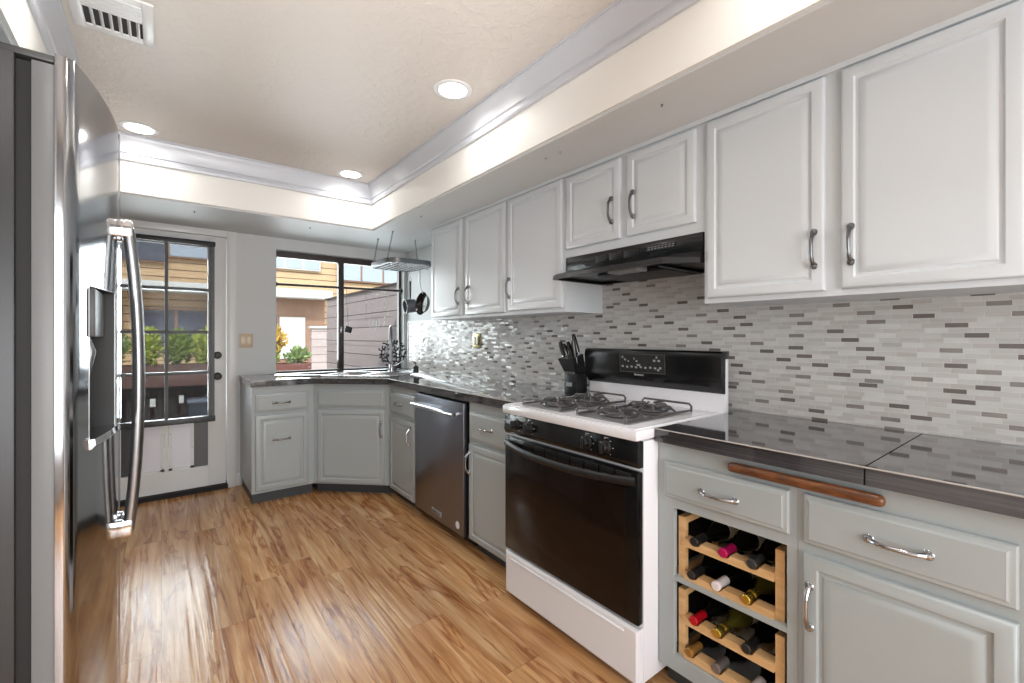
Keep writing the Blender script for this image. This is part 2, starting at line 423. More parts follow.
mb = MB(); mb.rings(loops, cyclic=True, smooth=False); struct('trim_3', mb, m_crown, 'white crown moulding round the tray')
mb = MB()   # flat bead below the soffit edge
for (a, b, c, d) in ((TX0-.046, TX0-.012, TY0-.055, TY1+.055), (TX1+.012, TX1+.046, TY0-.055, TY1+.055), (TX0-.012, TX1+.012, TY0-.055, TY0-.012), (TX0-.012, TX1+.012, TY1+.012, TY1+.055)):
    mb.box(a, b, c, d, ZS-.013, ZS)
struct('trim_4', mb, m_wall, 'flat bead along the soffit edge')
struct('wall_right', MB().box(XW, XW+.14, YF, YB+.14, 0, ZC), m_wall)
struct('wall_left', MB().box(XL-.14, XL, YF, YB+.14, 0, ZC), m_wall)
# back wall with door and window openings
WX0, WX1, WZ0, WZ1 = .79, 1.978, .905, 2.0
DX0, DX1, DZ1 = -.375, .430, 2.055
mb = MB()
mb.box(XL, DX0, YB, YB+.14, 0, ZC).box(DX1, WX0, YB, YB+.14, 0, ZC).box(WX1, XW, YB, YB+.14, 0, ZC)
mb.box(DX0, DX1, YB, YB+.14, DZ1, ZC).box(WX0, WX1, YB, YB+.14, WZ1, ZC).box(WX0, WX1, YB, YB+.14, 0, .862)
struct('wall_back', mb, m_wall)
# front wall (behind the camera) with a wide opening added for the rear fill light
mb = MB()
mb.box(XL, -.70, YF-.14, YF, 0, ZC).box(1.60, XW, YF-.14, YF, 0, ZC).box(-.70, 1.60, YF-.14, YF, 2.30, ZC)
mb.box(-.70, 1.60, YF-.14, YF, 0, .35)
struct('wall_front', mb, m_wall)

# door casing
mb = MB()
for a, b in ((DX1-.005, .495), (DX0-.07, DX0+.005)):
    mb.box(a, b, YB-.016, YB, 0, 2.115, bev=.003)
    mb.box(a+.012 if a > 0 else a+.006, b-.006 if a > 0 else b-.012, YB-.021, YB-.012, 0, 2.10, bev=.003)
mb.box(DX0+.005, DX1-.005, YB-.016, YB, DZ1-.005, 2.115, bev=.003)
struct('trim_5', mb, m_trimw, 'white door casing')
mb = MB(); mb.box(.495, .519, YB-.015, YB, 0, .105, bev=.003)
mb.box(XL, DX0-.07, YB-.015, YB, 0, .105, bev=.003); struct('baseboard_back', mb, m_trimw)
struct('baseboard_left', MB().box(XL, XL+.015, 2.3, YB-.02, 0, .105, bev=.003), m_trimw)

# ------------------------------------------------------------------ exterior glazed door
d1 = bpy.data.objects.new('door_1', None); C.objects.link(d1); d1.location = (.03, 4.40, 0); d1['kind'] = 'structure'
d1['label'] = 'white glazed exterior door with pet flap'
sx0, sx1 = -.362, .420; GX0, GX1 = -.235, .298; Y0, Y1 = 4.372, 4.412
mb = MB()
mb.box(sx0, GX0, Y0, Y1, .035, 2.045, bev=.002).box(GX1, sx1, Y0, Y1, .035, 2.045, bev=.002)
mb.box(GX0, GX1, Y0, Y1, 1.955, 2.045).box(GX0, GX1, Y0, Y1, .035, .198)
obj('door_slab', mb, m_trimw, d1)
obj('lower_muntin', MB().box(.019, .044, Y0-.004, Y1, .198, .555), m_trimw, d1)
mb = MB(); mb.box(.020, .043, Y0-.002, Y1, .556, 1.955)
for z in (1.611, 1.272, .949, .585): mb.box(GX0, GX1, Y0-.001, Y1-.002, z-.012, z+.012)
obj('muntin', mb, m_muntin, d1)
obj('glass_pane', MB().box(GX0, GX1, 4.392, 4.396, .59, 1.955), m_glass, d1)
mb = MB(); mb.box(GX0, -.165, 4.388, 4.398, .198, .575).box(.205, GX1, 4.388, 4.398, .198, .575)
obj('dark_lower_panel', mb, m_panel_dark, d1)
mb = MB()
for a, b in ((-.165, .018), (.045, .205)):
    mb.box(a, a+.022, 4.380, 4.400, .198, .575).box(b-.022, b, 4.380, 4.400, .198, .575)
    mb.box(a, b, 4.380, 4.400, .555, .575).box(a, b, 4.380, 4.400, .198, .215)
pf = obj('pet_door_frame', mb, m_trimw, d1)
mb = MB()
for a, b in ((-.143, -.004), (.067, .183)): mb.box(a, b, 4.388, 4.393, .215, .555)
obj('flap', mb, m_flap, pf)
mb = MB()
for a, b in ((-.154, .007), (.056, .194)):
    for x in (a, b):
        for z in (.24, .36, .48): mb.lathe([(.0, 0), (.004, 0), (.004, .004), (0, .005)], (x, 4.380, z), (0, -1, 0), 8)
obj('screw', mb, m_nickel, pf)
mb = MB()  # knob and deadbolt
for z, kn in ((.915, 1), (1.085, 0)):
    mb.lathe([(0, 0), (.030, 0), (.030, .006), (.024, .010), (.012, .014), (.011, .030), (.024 if kn else .018, .036), (.028 if kn else .020, .048), (.020, .060), (0, .062)], (.362, Y0, z), (0, -1, 0), 20)
obj('door_knob', mb, m_blackm, d1)
# retractable insect screen fixed on the door
scn = thing('door_screen', 'dark framed roll-down insect screen mounted over the upper glass of the white door', 'screen', (.05, 4.33, .56))
mb = MB(); mb.box(-.262, .345, 4.325, 4.370, 1.962, 1.998, bev=.004)
obj('cassette', mb, m_blackm, scn)
mb = MB(); mb.box(.318, .340, 4.345, 4.370, .60, 1.962).box(-.262, -.240, 4.345, 4.370, .60, 1.962); obj('side_rail', mb, m_screenf, scn)
mb = MB(); mb.box(-.262, .345, 4.335, 4.370, .556, .600, bev=.004); obj('bottom_bar', mb, m_screenf, scn)
obj('mesh_cloth', MB().box(-.240, .318, 4.356, 4.357, .60, 1.962), m_mesh, scn)
struct('trim_6', MB().box(DX0, DX1, 4.325, 4.50, 0, .034), m_toe_dark, 'dark door threshold')

# double switch plate
sp = thing('switch_plate', 'beige double light switch plate on the wall between door and window', 'light switch', (.562, YB, 1.203))
mb = MB(); mb.box(.512, .614, YB-.006, YB, 1.145, 1.262, bev=.002); obj('plate', mb, m_beige, sp)
for x in (.540, .586): obj('rocker', MB().box(x-.015, x+.015, YB-.010, YB-.004, 1.172, 1.235, bev=.002), mat('rocker_ivory', (222, 206, 186), .3) if 'rocker_ivory' not in MATS else MATS['rocker_ivory'], sp)

# ------------------------------------------------------------------ sink window
w1_ = bpy.data.objects.new('window_1', None); C.objects.link(w1_); w1_.location = (1.38, 4.46, .92); w1_['kind'] = 'structure'
w1_['label'] = 'bronze framed sliding window above the sink'
YW = 4.455
mb = MB(); mb.box(WX0, WX1, YW-.02, YW+.03, 1.945, WZ1).box(WX0, WX1, YW-.02, YW+.03, WZ0, .928)
mb.box(WX0, WX0+.012, YW-.02, YW+.03, .928, 1.945).box(WX1-.022, WX1, YW-.02, YW+.03, .928, 1.945)
obj('window_frame', mb, m_bronze, w1_)
obj('mullion', MB().box(1.342, 1.392, YW-.026, YW+.024, .928, 1.945, bev=.002), m_bronze, w1_)
obj('latch', MB().box(1.358, 1.372, YW-.036, YW-.026, 1.27, 1.33, bev=.002), m_nickel, w1_)
obj('window_pane', MB().box(WX0+.012, 1.342, YW, YW+.003, .928, 1.945), m_glass, w1_)
obj('window_pane', MB().box(1.392, WX1-.022, YW, YW+.003, .928, 1.945), m_glass, w1_)
rod = thing('curtain_rod', 'thin dark tension rod across the upper part of the sink window', 'curtain rod', (1.38, 4.41, 1.70))
obj('rod', MB().tube([(.803, 4.41, 1.70), (1.965, 4.41, 1.712)], .011, 12), m_bronze, rod)
for x, z in ((.791, 1.70), (1.977, 1.712)):
    e = 1 if x < 1 else -1
    obj('end_cap', MB().lathe([(0, 0), (.019, 0), (.021, .008), (.016, .018), (0, .02)], (x, 4.41, z), (e, 0, 0), 14), m_blackm, rod)

# hanging ornaments in front of the right pane
def ornament(name, label, x, ztop, parts):
    o = thing(name, label, 'ornament', (x, 4.425, ztop))
    for nm, mb_, m_ in parts: obj(nm, mb_, m_, o)
    return o
mb = MB(); mb.box(-.033, .033, -.004, .004, -.03, .03, bev=.002)
bmesh.ops.rotate(mb.bm, verts=mb.bm.verts[:], cent=(0, 0, 0), matrix=Matrix.Rotation(math.radians(14), 3, 'Y'))
bmesh.ops.translate(mb.bm, verts=mb.bm.verts[:], vec=(1.434, 4.425, 1.305))
ornament('hanging_ornament', 'small dark square charm hanging on a thread near the window mullion', 1.434, 1.70,
         [('thread', MB().tube([(1.41, 4.41, 1.695), (1.418, 4.42, 1.5), (1.432, 4.425, 1.335)], .0018, 6), m_bronze), ('charm', mb, m_blackm)])
mb = MB()
for k, (dx, z0, z1) in enumerate(((-.10, 1.69, 1.40), (-.04, 1.69, 1.46), (.02, 1.69, 1.37), (.09, 1.69, 1.33), (.13, 1.69, 1.42))):
    xx = 1.70+dx
    mb.tube([(xx, 4.418, z0), (xx+.01, 4.42, (z0+z1)/2), (xx, 4.42, z1)], .0012, 5)
beads = []
for k in range(16):
    mb2 = MB()
    xx = 1.70+random.choice((-.10, -.04, .02, .09, .13)); zz = random.uniform(1.40, 1.66)
    mb2.lathe([(0, -.006), (.005, 0), (0, .006)], (xx, 4.42, zz), (0, 0, 1), 6); beads.append(('bead', mb2, m_nickel_d))
mb3 = MB()
for xx, zz in ((1.655, 1.36), (1.70, 1.345), (1.735, 1.36)):
    mb3.tube([(xx-.012, 4.42, zz+.05), (xx-.016, 4.42, zz), (xx, 4.42, zz-.04), (xx+.016, 4.42, zz), (xx+.012, 4.42, zz+.05)], .003, 6)
ornament('window_mobile', 'pale beaded wind chime strands hanging in the right half of the sink window', 1.70, 1.70,
         [('thread', mb, m_nickel), *beads, ('drop', mb3, m_nickel_d)])

# ------------------------------------------------------------------ hardware
def bow_handle(name, parent, c, ax, nrm, L=.118, m=None, r=.0052, stand=.026):
    c, ax, nrm = Vector(c), Vector(ax).normalized(), Vector(nrm).normalized()
    mb = MB(); pts = []; rs = []
    for i in range(17):
        s_ = -1+2*i/16
        pts.append(c+ax*(L/2*s_*(.93))+nrm*(stand*(1-abs(s_)**3.2)*.92+.004)); rs.append(r*(1+.15*abs(s_)+.5*(abs(s_)**6)))
    mb.tube(pts, rs, 10)
    for e in (-1, 1):
        o = c+ax*(L/2*.93*e)
        mb.lathe([(0, -.001), (.0105, 0), (.0115, .003), (.008, .007), (.0075, .012), (0, .016)], o, nrm, 14)
        mb.lathe([(0, 0), (.006, .002), (.0055, .008), (0, .012)], o+nrm*.006, ax*e, 10)
    return obj(name, mb, m or m_nickel, parent)
DOORP = [(0, 0), (0, .011), (.004, .017), (.009, .019), (.034, .019), (.038, .012), (.046, .012), (.051, .016), (.066, .019), (.070, .019)]
DRAWP = [(0, 0), (0, .009), (.004, .013), (.010, .014), (.017, .019), (.020, .019)]
def door(parent, fr, u0, u1, v0, v1, m, hand=None, hm=None, ax=None, name='door', prof=None):
    mb = MB(); mb.panel(fr, u0, u1, v0, v1, prof or DOORP)
    d = obj(name, mb, m, parent)
    if hand: bow_handle('handle', d, fr(hand[0], hand[1], .018), ax or fr.V, fr.N, m=hm)
    return d

# ------------------------------------------------------------------ lower cabinets
FX = 1.400
def rfr(y): return frame((FX, y, 0), (0, -1, 0))     # u runs towards the camera
ZT = .866
def lower_body(parent, fr, w, depth=.60, holes=None):
    mb = MB(); mb.box(0, w, .082, ZT, -depth, 0, fr=fr)
    obj('carcass', mb, m_lower, parent)
    obj('toe_kick', MB().box(0, w, 0, .082, -depth+.02, -.055, fr=fr), m_toe, parent)
# grey cabinet beside the door on the back run
fb = frame((.520, 3.760, 0), (1, 0, 0))
c = thing('base_cabinet', 'grey base cabinet nearest the white door, a drawer above a fronted bin pull', 'cabinet', (.73, 3.76, 0))
mb = MB(); mb.box(0, .428, .082, ZT, -.598, 0, fr=fb); obj('carcass', mb, m_lower, c)
obj('toe_kick', MB().box(.012, .428, 0, .082, -.598, -.05, fr=fb), m_toe, c)
door(c, fb, .022, .385, .678, .812, m_lower, (.195, .742), ax=fb.U, name='drawer_front', prof=DRAWP)
door(c, fb, .022, .385, .100, .658, m_lower, (.195, .468), ax=fb.U)
# corner sink cabinet
P1, P2 = Vector((.950, 3.760, 0)), Vector((FX, 3.335, 0))
fd = frame(P1, P2-P1); W = (P2-P1).length
c = thing('sink_cabinet', 'grey corner cabinet set diagonally under the sink, false drawer over one wide door', 'cabinet', (1.2, 3.55, 0))
mb = MB(); mb.prism([(P1.x, P1.y), (P2.x, P2.y), (2.0, 3.335), (2.0, 4.355), (.950, 4.355)], .082, .70)
mb.box(0, W, .70, ZT, -.02, 0, fr=fd); obj('carcass', mb, m_lower, c)
i1, i2 = fd(0, 0, -.06), fd(W, 0, -.06)
obj('toe_kick', MB().prism([(i1.x, i1.y+.01), (i2.x+.01, i2.y), (1.99, 3.34), (1.99, 4.35), (.96, 4.35)], 0, .082), m_toe, c)
door(c, fd, .035, W-.040, .690, .818, m_lower, name='drawer_front', prof=DRAWP)
door(c, fd, .035, W-.040, .092, .668, m_lower, (W-.065, .520), ax=fd.V)
# narrow cabinet
f = rfr(3.333); c = thing('base_cabinet', 'narrow grey base cabinet between the corner sink cabinet and the dishwasher', 'cabinet', (1.7, 3.1, 0))
lower_body(c, f, .463)
door(c, f, .030, .448, .660, .815, m_lower, (.20, .738), ax=f.U, name='drawer_front', prof=DRAWP)
door(c, f, .030, .448, .078, .632, m_lower, (.385, .530))
# cabinet between dishwasher and range
f = rfr(2.195); c = thing('base_cabinet', 'narrow grey base cabinet between the dishwasher and the gas range', 'cabinet', (1.7, 2.0, 0))
lower_body(c, f, .473)
door(c, f, .015, .445, .650, .812, m_lower, (.19, .735), ax=f.U, name='drawer_front', prof=DRAWP)
door(c, f, .015, .445, .085, .628, m_lower, (.025, .520))
# drawers and door at the right edge of the photo
f = rfr(.5005); c = thing('base_cabinet', 'wide grey base cabinet right of the wine rack, one drawer over one door', 'cabinet', (1.7, .28, 0))
lower_body(c, f, .450)
door(c, f, .016, .410, .672, .806, m_lower, (.218, .737), ax=f.U, name='drawer_front', prof=DRAWP)
door(c, f, .016, .410, .085, .646, m_lower, (.034, .508))
f = rfr(.050); c = thing('base_cabinet', 'grey base cabinet at the far right end of the worktop', 'cabinet', (1.7, -.2, 0))
lower_body(c, f, .550)
door(c, f, .02, .53, .672, .806, m_lower, (.27, .737), ax=f.U, name='drawer_front', prof=DRAWP)
door(c, f, .02, .53, .085, .646, m_lower, (.04, .508))
# wine cabinet with open bay
f = rfr(.945); c = thing('wine_cabinet', 'grey base cabinet right of the gas range with an open wine bay under a drawer', 'cabinet', (1.7, .72, 0))
u0, u1, v0, v1 = .058, .416, .138, .645; W = .4435; D = .60
mb = MB(); mb.box(0, u0, .082, ZT, -.02, 0, fr=f).box(u1, W, .082, ZT, -.02, 0, fr=f)
mb.box(u0, u1, v1, ZT, -.02, 0, fr=f).box(u0, u1, .082, v0, -.02, 0, fr=f)
mb.box(0, .016, .082, ZT, -D, -.02, fr=f).box(W-.016, W, .082, ZT, -D, -.02, fr=f)
mb.box(.016, W-.016, .105, .122, -D, -.02, fr=f).box(.016, W-.016, .62+.04, .68, -D, -.02, fr=f)
obj('carcass', mb, m_lower, c)
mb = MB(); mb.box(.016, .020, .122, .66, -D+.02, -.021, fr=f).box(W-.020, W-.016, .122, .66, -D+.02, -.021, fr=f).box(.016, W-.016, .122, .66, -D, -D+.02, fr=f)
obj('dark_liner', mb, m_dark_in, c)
obj('shelf', MB().box(u0, u1, .394, .410, -.42, -.002, fr=f).box(u0-.03, u1+.02, .394, .410, -.42, -.022, fr=f), m_lower, c)
obj('toe_kick', MB().box(0, W, 0, .082, -D+.02, -.055, fr=f), m_toe, c)
door(c, f, .027, .425, .680, .804, m_lower, (.225, .735), ax=f.U, name='drawer_front', prof=DRAWP)

# wine racks: uprights and notched rails
def wine_rack(label, z0, h, rails):
    o = thing('wine_rack', label, 'wine rack', (1.5, .71, z0))
    for (a, b) in ((.066, .090), (.378, .403)):
        mb = MB()
        for n0 in (-.018, -.24): mb.box(a, b, z0, z0+h, n0-.020, n0, fr=f)
        mb.box(a, b, z0+h-.022, z0+h, -.24, -.038, fr=f).box(a, b, z0, z0+.02, -.24, -.038, fr=f)
        obj('side_frame', mb, m_pine, o)
    for z, us in rails:
        for n0 in (-.004, -.235):
            poly = [(.090, z-.026), (.378, z-.026), (.378, z)]
            for uc in us:
                for k in range(0, 9):
                    a_ = PI*k/8; poly.append((uc+.021*math.cos(a_), z-.013*math.sin(a_)))
            poly.append((.090, z))
            mb = MB(); mb.prism(poly, n0-.042, n0-.004, fr=lambda x, y, n: f(x, y, n)); obj('rail', mb, m_pine, o)
    return o
wine_rack('upper pine wine rack in the open bay, holding the magenta and white capped bottles', .4105, .205, ((.547, (.316, .228, .130)), (.432, (.299, .205, .120))))
wine_rack('lower pine wine rack in the open bay, holding the red capped bottle', .1385, .228, ((.282, (.300, .208, .128)), (.166, (.318, .205, .112))))
obj_rail_top = None
def bottle(label, u, z, foil, glass, r=.037, tip=-.002, cat='bottle', ringed=False):
    base = f(u, z, tip); o = thing('wine_bottle', label, 'bottle', base, 'wine bottles in the open bay')
    ax = -f.N
    ax = (ax+Vector((0, 0, -.03))).normalized()
    mb = MB(); mb.lathe([(.0125, .055), (.0135, .085), (.017, .10), (.028, .125), (r, .155), (r, .295), (r-.005, .302), (0, .303)], base, ax, 20)
    obj('glass_body', mb, glass, o)
    fm = m_foil[foil]
    mb = MB(); mb.lathe([(0, -.001), (.0125, 0), (.0148, .002), (.0150, .012), (.0136, .014), (.0134, .040), (.0142, .068)], base, ax, 18)
    obj('foil_cap', mb, fm, o)
    if ringed:
        obj('neck_band', MB().lathe([(.0150, .040), (.0158, .043), (.0158, .052), (.0150, .055)], base, ax, 18), m_foil['gold'], o)
    mb = MB(); mb.lathe([(r+.0006, .175), (r+.0008, .178), (r+.0008, .255), (r+.0006, .258)], base, ax, 20)
    obj('label', mb, m_label, o)
    return o
bottle('wine bottle with black foil at the top left of the pine racks', .130, .550, 'black', m_bottle)
bottle('wine bottle with bright magenta foil in the middle of the top row', .228, .550, 'magenta', m_bottle)
bottle('wine bottle with charcoal green foil at the top right of the pine racks', .316, .550, 'charcoal', m_bottle)
bottle('large dark wine bottle with black cap left of the white capped one', .120, .435, 'black', m_bottle, .040)
bottle('wine bottle with long white foil in the upper rack', .205, .435, 'white', m_bottle)
bottle('pale gold glass wine bottle with gold foil at the right of the upper rack', .299, .435, 'gold', m_bottle_g, ringed=True)
bottle('wine bottle with bright red foil in the lower rack', .128, .285, 'red', m_bottle)
bottle('gold foiled olive glass bottle in the middle of the lower rack', .208, .285, 'gold', m_bottle_g, ringed=True)
bottle('wine bottle with black foil right of the gold foiled one in the lower rack', .300, .285, 'black', m_bottle)
bottle('wine bottle with amber cap at the bottom left of the lower rack', .112, .170, 'amber', m_bottle, .036)
bottle('wine bottle with grey cap in the middle of the bottom row', .205, .170, 'grey', m_bottle)
bottle('dark wine bottle with white ringed cap at the bottom right', .318, .170, 'white', m_bottle)

# wooden bar under the worktop edge
wb = thing('wooden_bar', 'oiled brown wooden bar with rounded dark ends fixed below the right worktop edge', 'bar', (1.385, .5, .835))
mb = MB(); pts = []; rs = []
for s_ in [0, .004, .01, .02, .034, .1, .3, .5, .7, .9, .966, .98, .99, .996, 1]:
    pts.append((1.384, .690-.385*s_, .8355)); e = min(s_, 1-s_)*.385
    rs.append(.0155*math.sqrt(max(0.02, 1-(1-min(1, e/.013))**2)))
mb.tube(pts, rs, 14); obj('bar', mb, m_stick, wb)

# ------------------------------------------------------------------ worktops
fe = 1.373
mb = MB()
mb.prism([(.510, 3.735), (.935, 3.735), (fe, 3.318), (fe, 1.722), (1.998, 1.722), (1.998, 4.352), (.510, 4.352)], .868, .914)
wt = obj('worktop', mb, m_count); tag(wt, 'dark grey tiled worktop running round the corner from the door wall to the range', 'worktop')
# sink cutout
SC = fd(.313, 0, 0)+(-fd.N)*.345; SC.z = 0
fs = frame(SC, fd.U)
SW, SD = .330, .215
mbc = MB(); mbc.box(-SW+.012, SW-.012, .80, 1.0, -SD+.012, SD-.012, fr=fs); cut = obj('cut', mbc, m_count)
md = wt.modifiers.new('hole', 'BOOLEAN'); md.object = cut; md.operation = 'DIFFERENCE'; md.solver = 'EXACT'
dg = bpy.context.evaluated_depsgraph_get(); newme = bpy.data.meshes.new_from_object(wt.evaluated_get(dg))
wt.modifiers.clear(); wt.data = newme; bpy.data.objects.remove(cut)
mb = MB()   # highlight along the worktop edge, painted as a thin pale tube
def strip(a, b):
    mb.tube([a, b], .0022, 6)
for a, b in (((.510, 3.7355, .913), (.935, 3.7355, .913)), ((.935, 3.7355, .913), (fe, 3.318, .913)), ((fe, 3.318, .913), (fe, 1.724, .913)), ((.510, 3.7355, .913), (.510, 4.35, .913))): strip(a, b)
obj('edge_highlight', mb, m_edge, wt)
wt2 = obj('worktop', MB().box(fe, 1.998, -.50, .944, .868, .914), m_count)
tag(wt2, 'dark grey tiled worktop right of the range above the wine bay', 'worktop')
mb = MB(); strip((fe, .943, .913), (fe, -.50, .913)); obj('edge_highlight', mb, m_edge, wt2)
# window sill tile
wsil = obj('window_sill', MB().box(WX0, WX1, YB-.004, YW-.022, .862, .905), m_count); wsil.name = 'trim_7'; wsil['kind'] = 'structure'; wsil['label'] = 'dark tiled sill of the sink window'
# backsplash mosaic
struct('trim_8', MB().box(1.999, XW, -.55, 4.30, .9145, 1.384).box(1.999, XW, .94, 1.726, 1.384, 1.66), m_mosaic, 'glass and stone mosaic backsplash')
struct('trim_9', MB().box(1.994, XW, 4.300, 4.312, .9145, 1.390).box(1.994, XW, 3.24, 4.312, 1.384, 1.392), m_trimw, 'white edge strip of the backsplash')
# outlet
ol = thing('wall_outlet', 'brass outlet plate on the mosaic backsplash above the dishwasher', 'outlet', (1.998, 3.02, 1.20))
mb = MB(); mb.box(1.992, 1.9985, 2.965, 3.075, 1.145, 1.262, bev=.002); obj('plate', mb, m_brass, ol)
for y in (2.995, 3.045): obj('socket', MB().box(1.989, 1.993, y-.014, y+.014, 1.17, 1.238, bev=.001), m_blackm if y < 3 else m_tag, ol)

# ------------------------------------------------------------------ sink, faucet
sk = thing('kitchen_sink', 'stainless steel double bowl sink set diagonally in the corner worktop', 'sink', (SC.x, SC.y, .914))
mb = MB()
def ringbox(mb, u0, u1, n0, n1, zs):
    pass
mb.box(-SW, SW, .9142, .919, -SD, -SD+.025, fr=fs).box(-SW, SW, .9142, .919, SD-.022, SD, fr=fs)
mb.box(-SW, -SW+.022, .9142, .919, -SD+.025, SD-.022, fr=fs).box(SW-.022, SW, .9142, .919, -SD+.025, SD-.022, fr=fs)
mb.box(-.012, .012, .9142, .919, -SD+.025, SD-.022, fr=fs)
obj('rim', mb, m_steel_sink, sk)
for a, b in ((-SW+.022, -.012), (.012, SW-.022)):
    mb = MB(); n0, n1 = -SD+.025, SD-.022
    lo = lambda i, z: [fs(a+i, z, n0+i), fs(b-i, z, n0+i), fs(b-i, z, n1-i), fs(a+i, z, n1-i)]
    mb.rings([lo(0, .917), lo(.004, .90), lo(.012, .76), lo(.03, .745)], close0=False, smooth=False)
    obj('bowl', mb, m_steel_sink, sk)
fc = thing('faucet', 'tall chrome gooseneck faucet behind the corner sink', 'faucet', (1.648, 3.90, .914))
B = Vector((1.648, 3.90, 0)); dv = Vector((-.45, -.89, 0)).normalized()
pts = [B+Vector((0, 0, z)) for z in (.93, 1.05, 1.18, 1.25)]
for k in range(1, 9):
    a_ = PI*k/8; pts.append(B+dv*(.065-.065*math.cos(a_))+Vector((0, 0, 1.25+.075*math.sin(a_))))
pts.append(B+dv*.13+Vector((0, 0, 1.19)))
obj('spout', MB().tube(pts, .0115, 14), m_nickel_d, fc)
obj('base', MB().lathe([(0, 0), (.030, 0), (.030, .008), (.022, .014), (.020, .06), (.016, .07), (0, .072)], (B.x, B.y, .9145), (0, 0, 1), 20), m_nickel, fc)
obj('lever', MB().tube([B+Vector((.0, 0, .965)), B+Vector((.035, -.035, .975)), B+Vector((.075, -.07, 1.01))], [.009, .007, .005], 10), m_nickel, fc)
ds = thing('soap_dispenser', 'small black soap dispenser standing on the worktop by the backsplash', 'dispenser', (1.80, 3.715, .914))
obj('bottle', MB().lathe([(0, 0), (.022, 0), (.024, .01), (.024, .05), (.015, .06), (.010, .065), (0, .066)], (1.80, 3.715, .9145), (0, 0, 1), 18), m_blackm, ds)
obj('pump', MB().tube([(1.80, 3.715, .97), (1.80, 3.715, 1.005), (1.772, 3.705, 1.008)], .005, 8), m_blackm, ds)
# black coral ornament on the sill
cr = thing('coral_ornament', 'black branching coral sculpture standing on the worktop in front of the sink window', 'ornament', (1.80, 4.23, .914))
obj('base', MB().lathe([(0, 0), (.045, 0), (.045, .010), (.015, .018), (0, .02)], (1.80, 4.23, .9145), (0, 0, 1), 20), m_blackm, cr)
mb = MB(); random.seed(3)
U_ = Vector((.92, -.40, 0)).normalized()
nodes = [(0, -.135, 0, 0)]; rad_ = .135; tries = 0
while len(nodes) < 150 and tries < 6000:
    tries += 1; a_ = random.uniform(0, 2*PI); r_ = rad_*math.sqrt(random.random()); tx_, ty_ = r_*math.cos(a_), r_*math.sin(a_)
    k = min(range(len(nodes)), key=lambda q: (nodes[q][0]-tx_)**2+(nodes[q][1]-ty_)**2)
    dx_, dy_ = tx_-nodes[k][0], ty_-nodes[k][1]; dd_ = math.hypot(dx_, dy_)
    if dd_ < .020: continue
    st_ = .020; q = (nodes[k][0]+dx_/dd_*st_, nodes[k][1]+dy_/dd_*st_, random.uniform(-.012, .012), k)
    if any((q[0]-p_[0])**2+(q[1]-p_[1])**2 < .0150**2 for m_i, p_ in enumerate(nodes) if m_i != k): continue
    nodes.append(q)
def cpt(q): return Vector((1.80, 4.23, 1.075))+U_*q[0]+Vector((0, q[2], q[1]))
for q in nodes[1:]:
    mb.tube([cpt(nodes[q[3]]), cpt(q)], [.0080, .0074], 6)
obj('branches', mb, m_blackm, cr)

# ------------------------------------------------------------------ dishwasher
dw = thing('dishwasher', 'stainless steel dishwasher with a bar handle under the worktop', 'dishwasher', (1.7, 2.53, 0))
mb = MB(); mb.box(1.415, 1.98, 2.215, 2.862, .06, .860); obj('tub', mb, m_blackm, dw)
mb = MB(); mb.box(1.378, 1.412, 2.228, 2.855, .072, .850, bev=.004); dd = obj('door', mb, m_steel_dw, dw)
mb = MB(); mb.tube([(1.335, 2.268, .782), (1.335, 2.82, .782)], .0135, 16); h_ = obj('handle', mb, m_steel_pol, dd)
for y in (2.285, 2.80): obj('mount', MB().box(1.335, 1.382, y-.011, y+.011, .772, .792, bev=.003), m_steel_pol, h_)
obj('name_plate', MB().box(1.3755, 1.379, 2.485, 2.612, .108, .140, bev=.001), m_silver_in, dd)
text_part('lettering', 'KitchenAid', .021, m_blackm, dd, (1.3752, 2.548, .124), (0, -1, 0), (0, 0, 1))
obj('round_sticker', MB().lathe([(0, 0), (.022, 0), (.022, .001), (0, .001)], (1.378, 2.292, .126), (-1, 0, 0), 20), m_flap, dd)
obj('toe_plate', MB().box(1.46, 1.95, 2.22, 2.86, .003, .06), m_blackm, dw)

# ------------------------------------------------------------------ gas range
RY0, RY1 = .950, 1.712
rg = thing('gas_range', 'white and black freestanding gas range with four burners', 'range', (1.65, 1.33, 0))
mb = MB(); mb.box(1.318, 1.930, RY0, RY1, .035, .872, bev=.003); obj('body', mb, m_white, rg)
for y in (RY0+.05, RY1-.05):
    for x in (1.40, 1.88): obj('foot', MB().lathe([(0, 0), (.018, 0), (.014, .036), (0, .036)], (x, y, 0), (0, 0, 1), 10), m_blackm, rg)
# storage drawer
mb = MB(); fr_ = frame((1.318, RY1, 0), (0, -1, 0))
mb.panel(fr_, .002, .760, .030, .226, [(0, 0), (0, .022), (.010, .030), (.012, .030)], 0)
dr = obj('drawer', mb, m_white, rg)
mb = MB(); mb.box(.05, .70, .196, .203, .028, .036, fr=fr_, bev=.002); obj('grip_lip', mb, m_white, dr)
# oven door
mb = MB(); mb.box(1.288, 1.318, RY0+.002, RY1-.002, .240, .768, bev=.006); od = obj('oven_door', mb, m_blackd, rg)
obj('window_glass', MB().box(1.2862, 1.289, RY0+.055, RY1-.040, .262, .705, bev=.001), m_glassdoor, od)
mb = MB()   # vent strip over the door
for k in range(5):
    for j in range(8):
        a = RY1-.14-.075*j; mb.box(1.2850, 1.2885, a-.066, a, .728+.007*k, .7315+.007*k)
obj('vent_slots', mb, m_nickel_d, od)
pts = []; rs = []
for i in range(25):
    s_ = -1+2*i/24; pts.append((1.290-.050*(1-abs(s_)**2.6), 1.331-.368*s_, .735-.010*(1-s_*s_))); rs.append(.0125)
obj('handle', MB().tube(pts, rs, 12, flat=1.25), m_blackm, od)
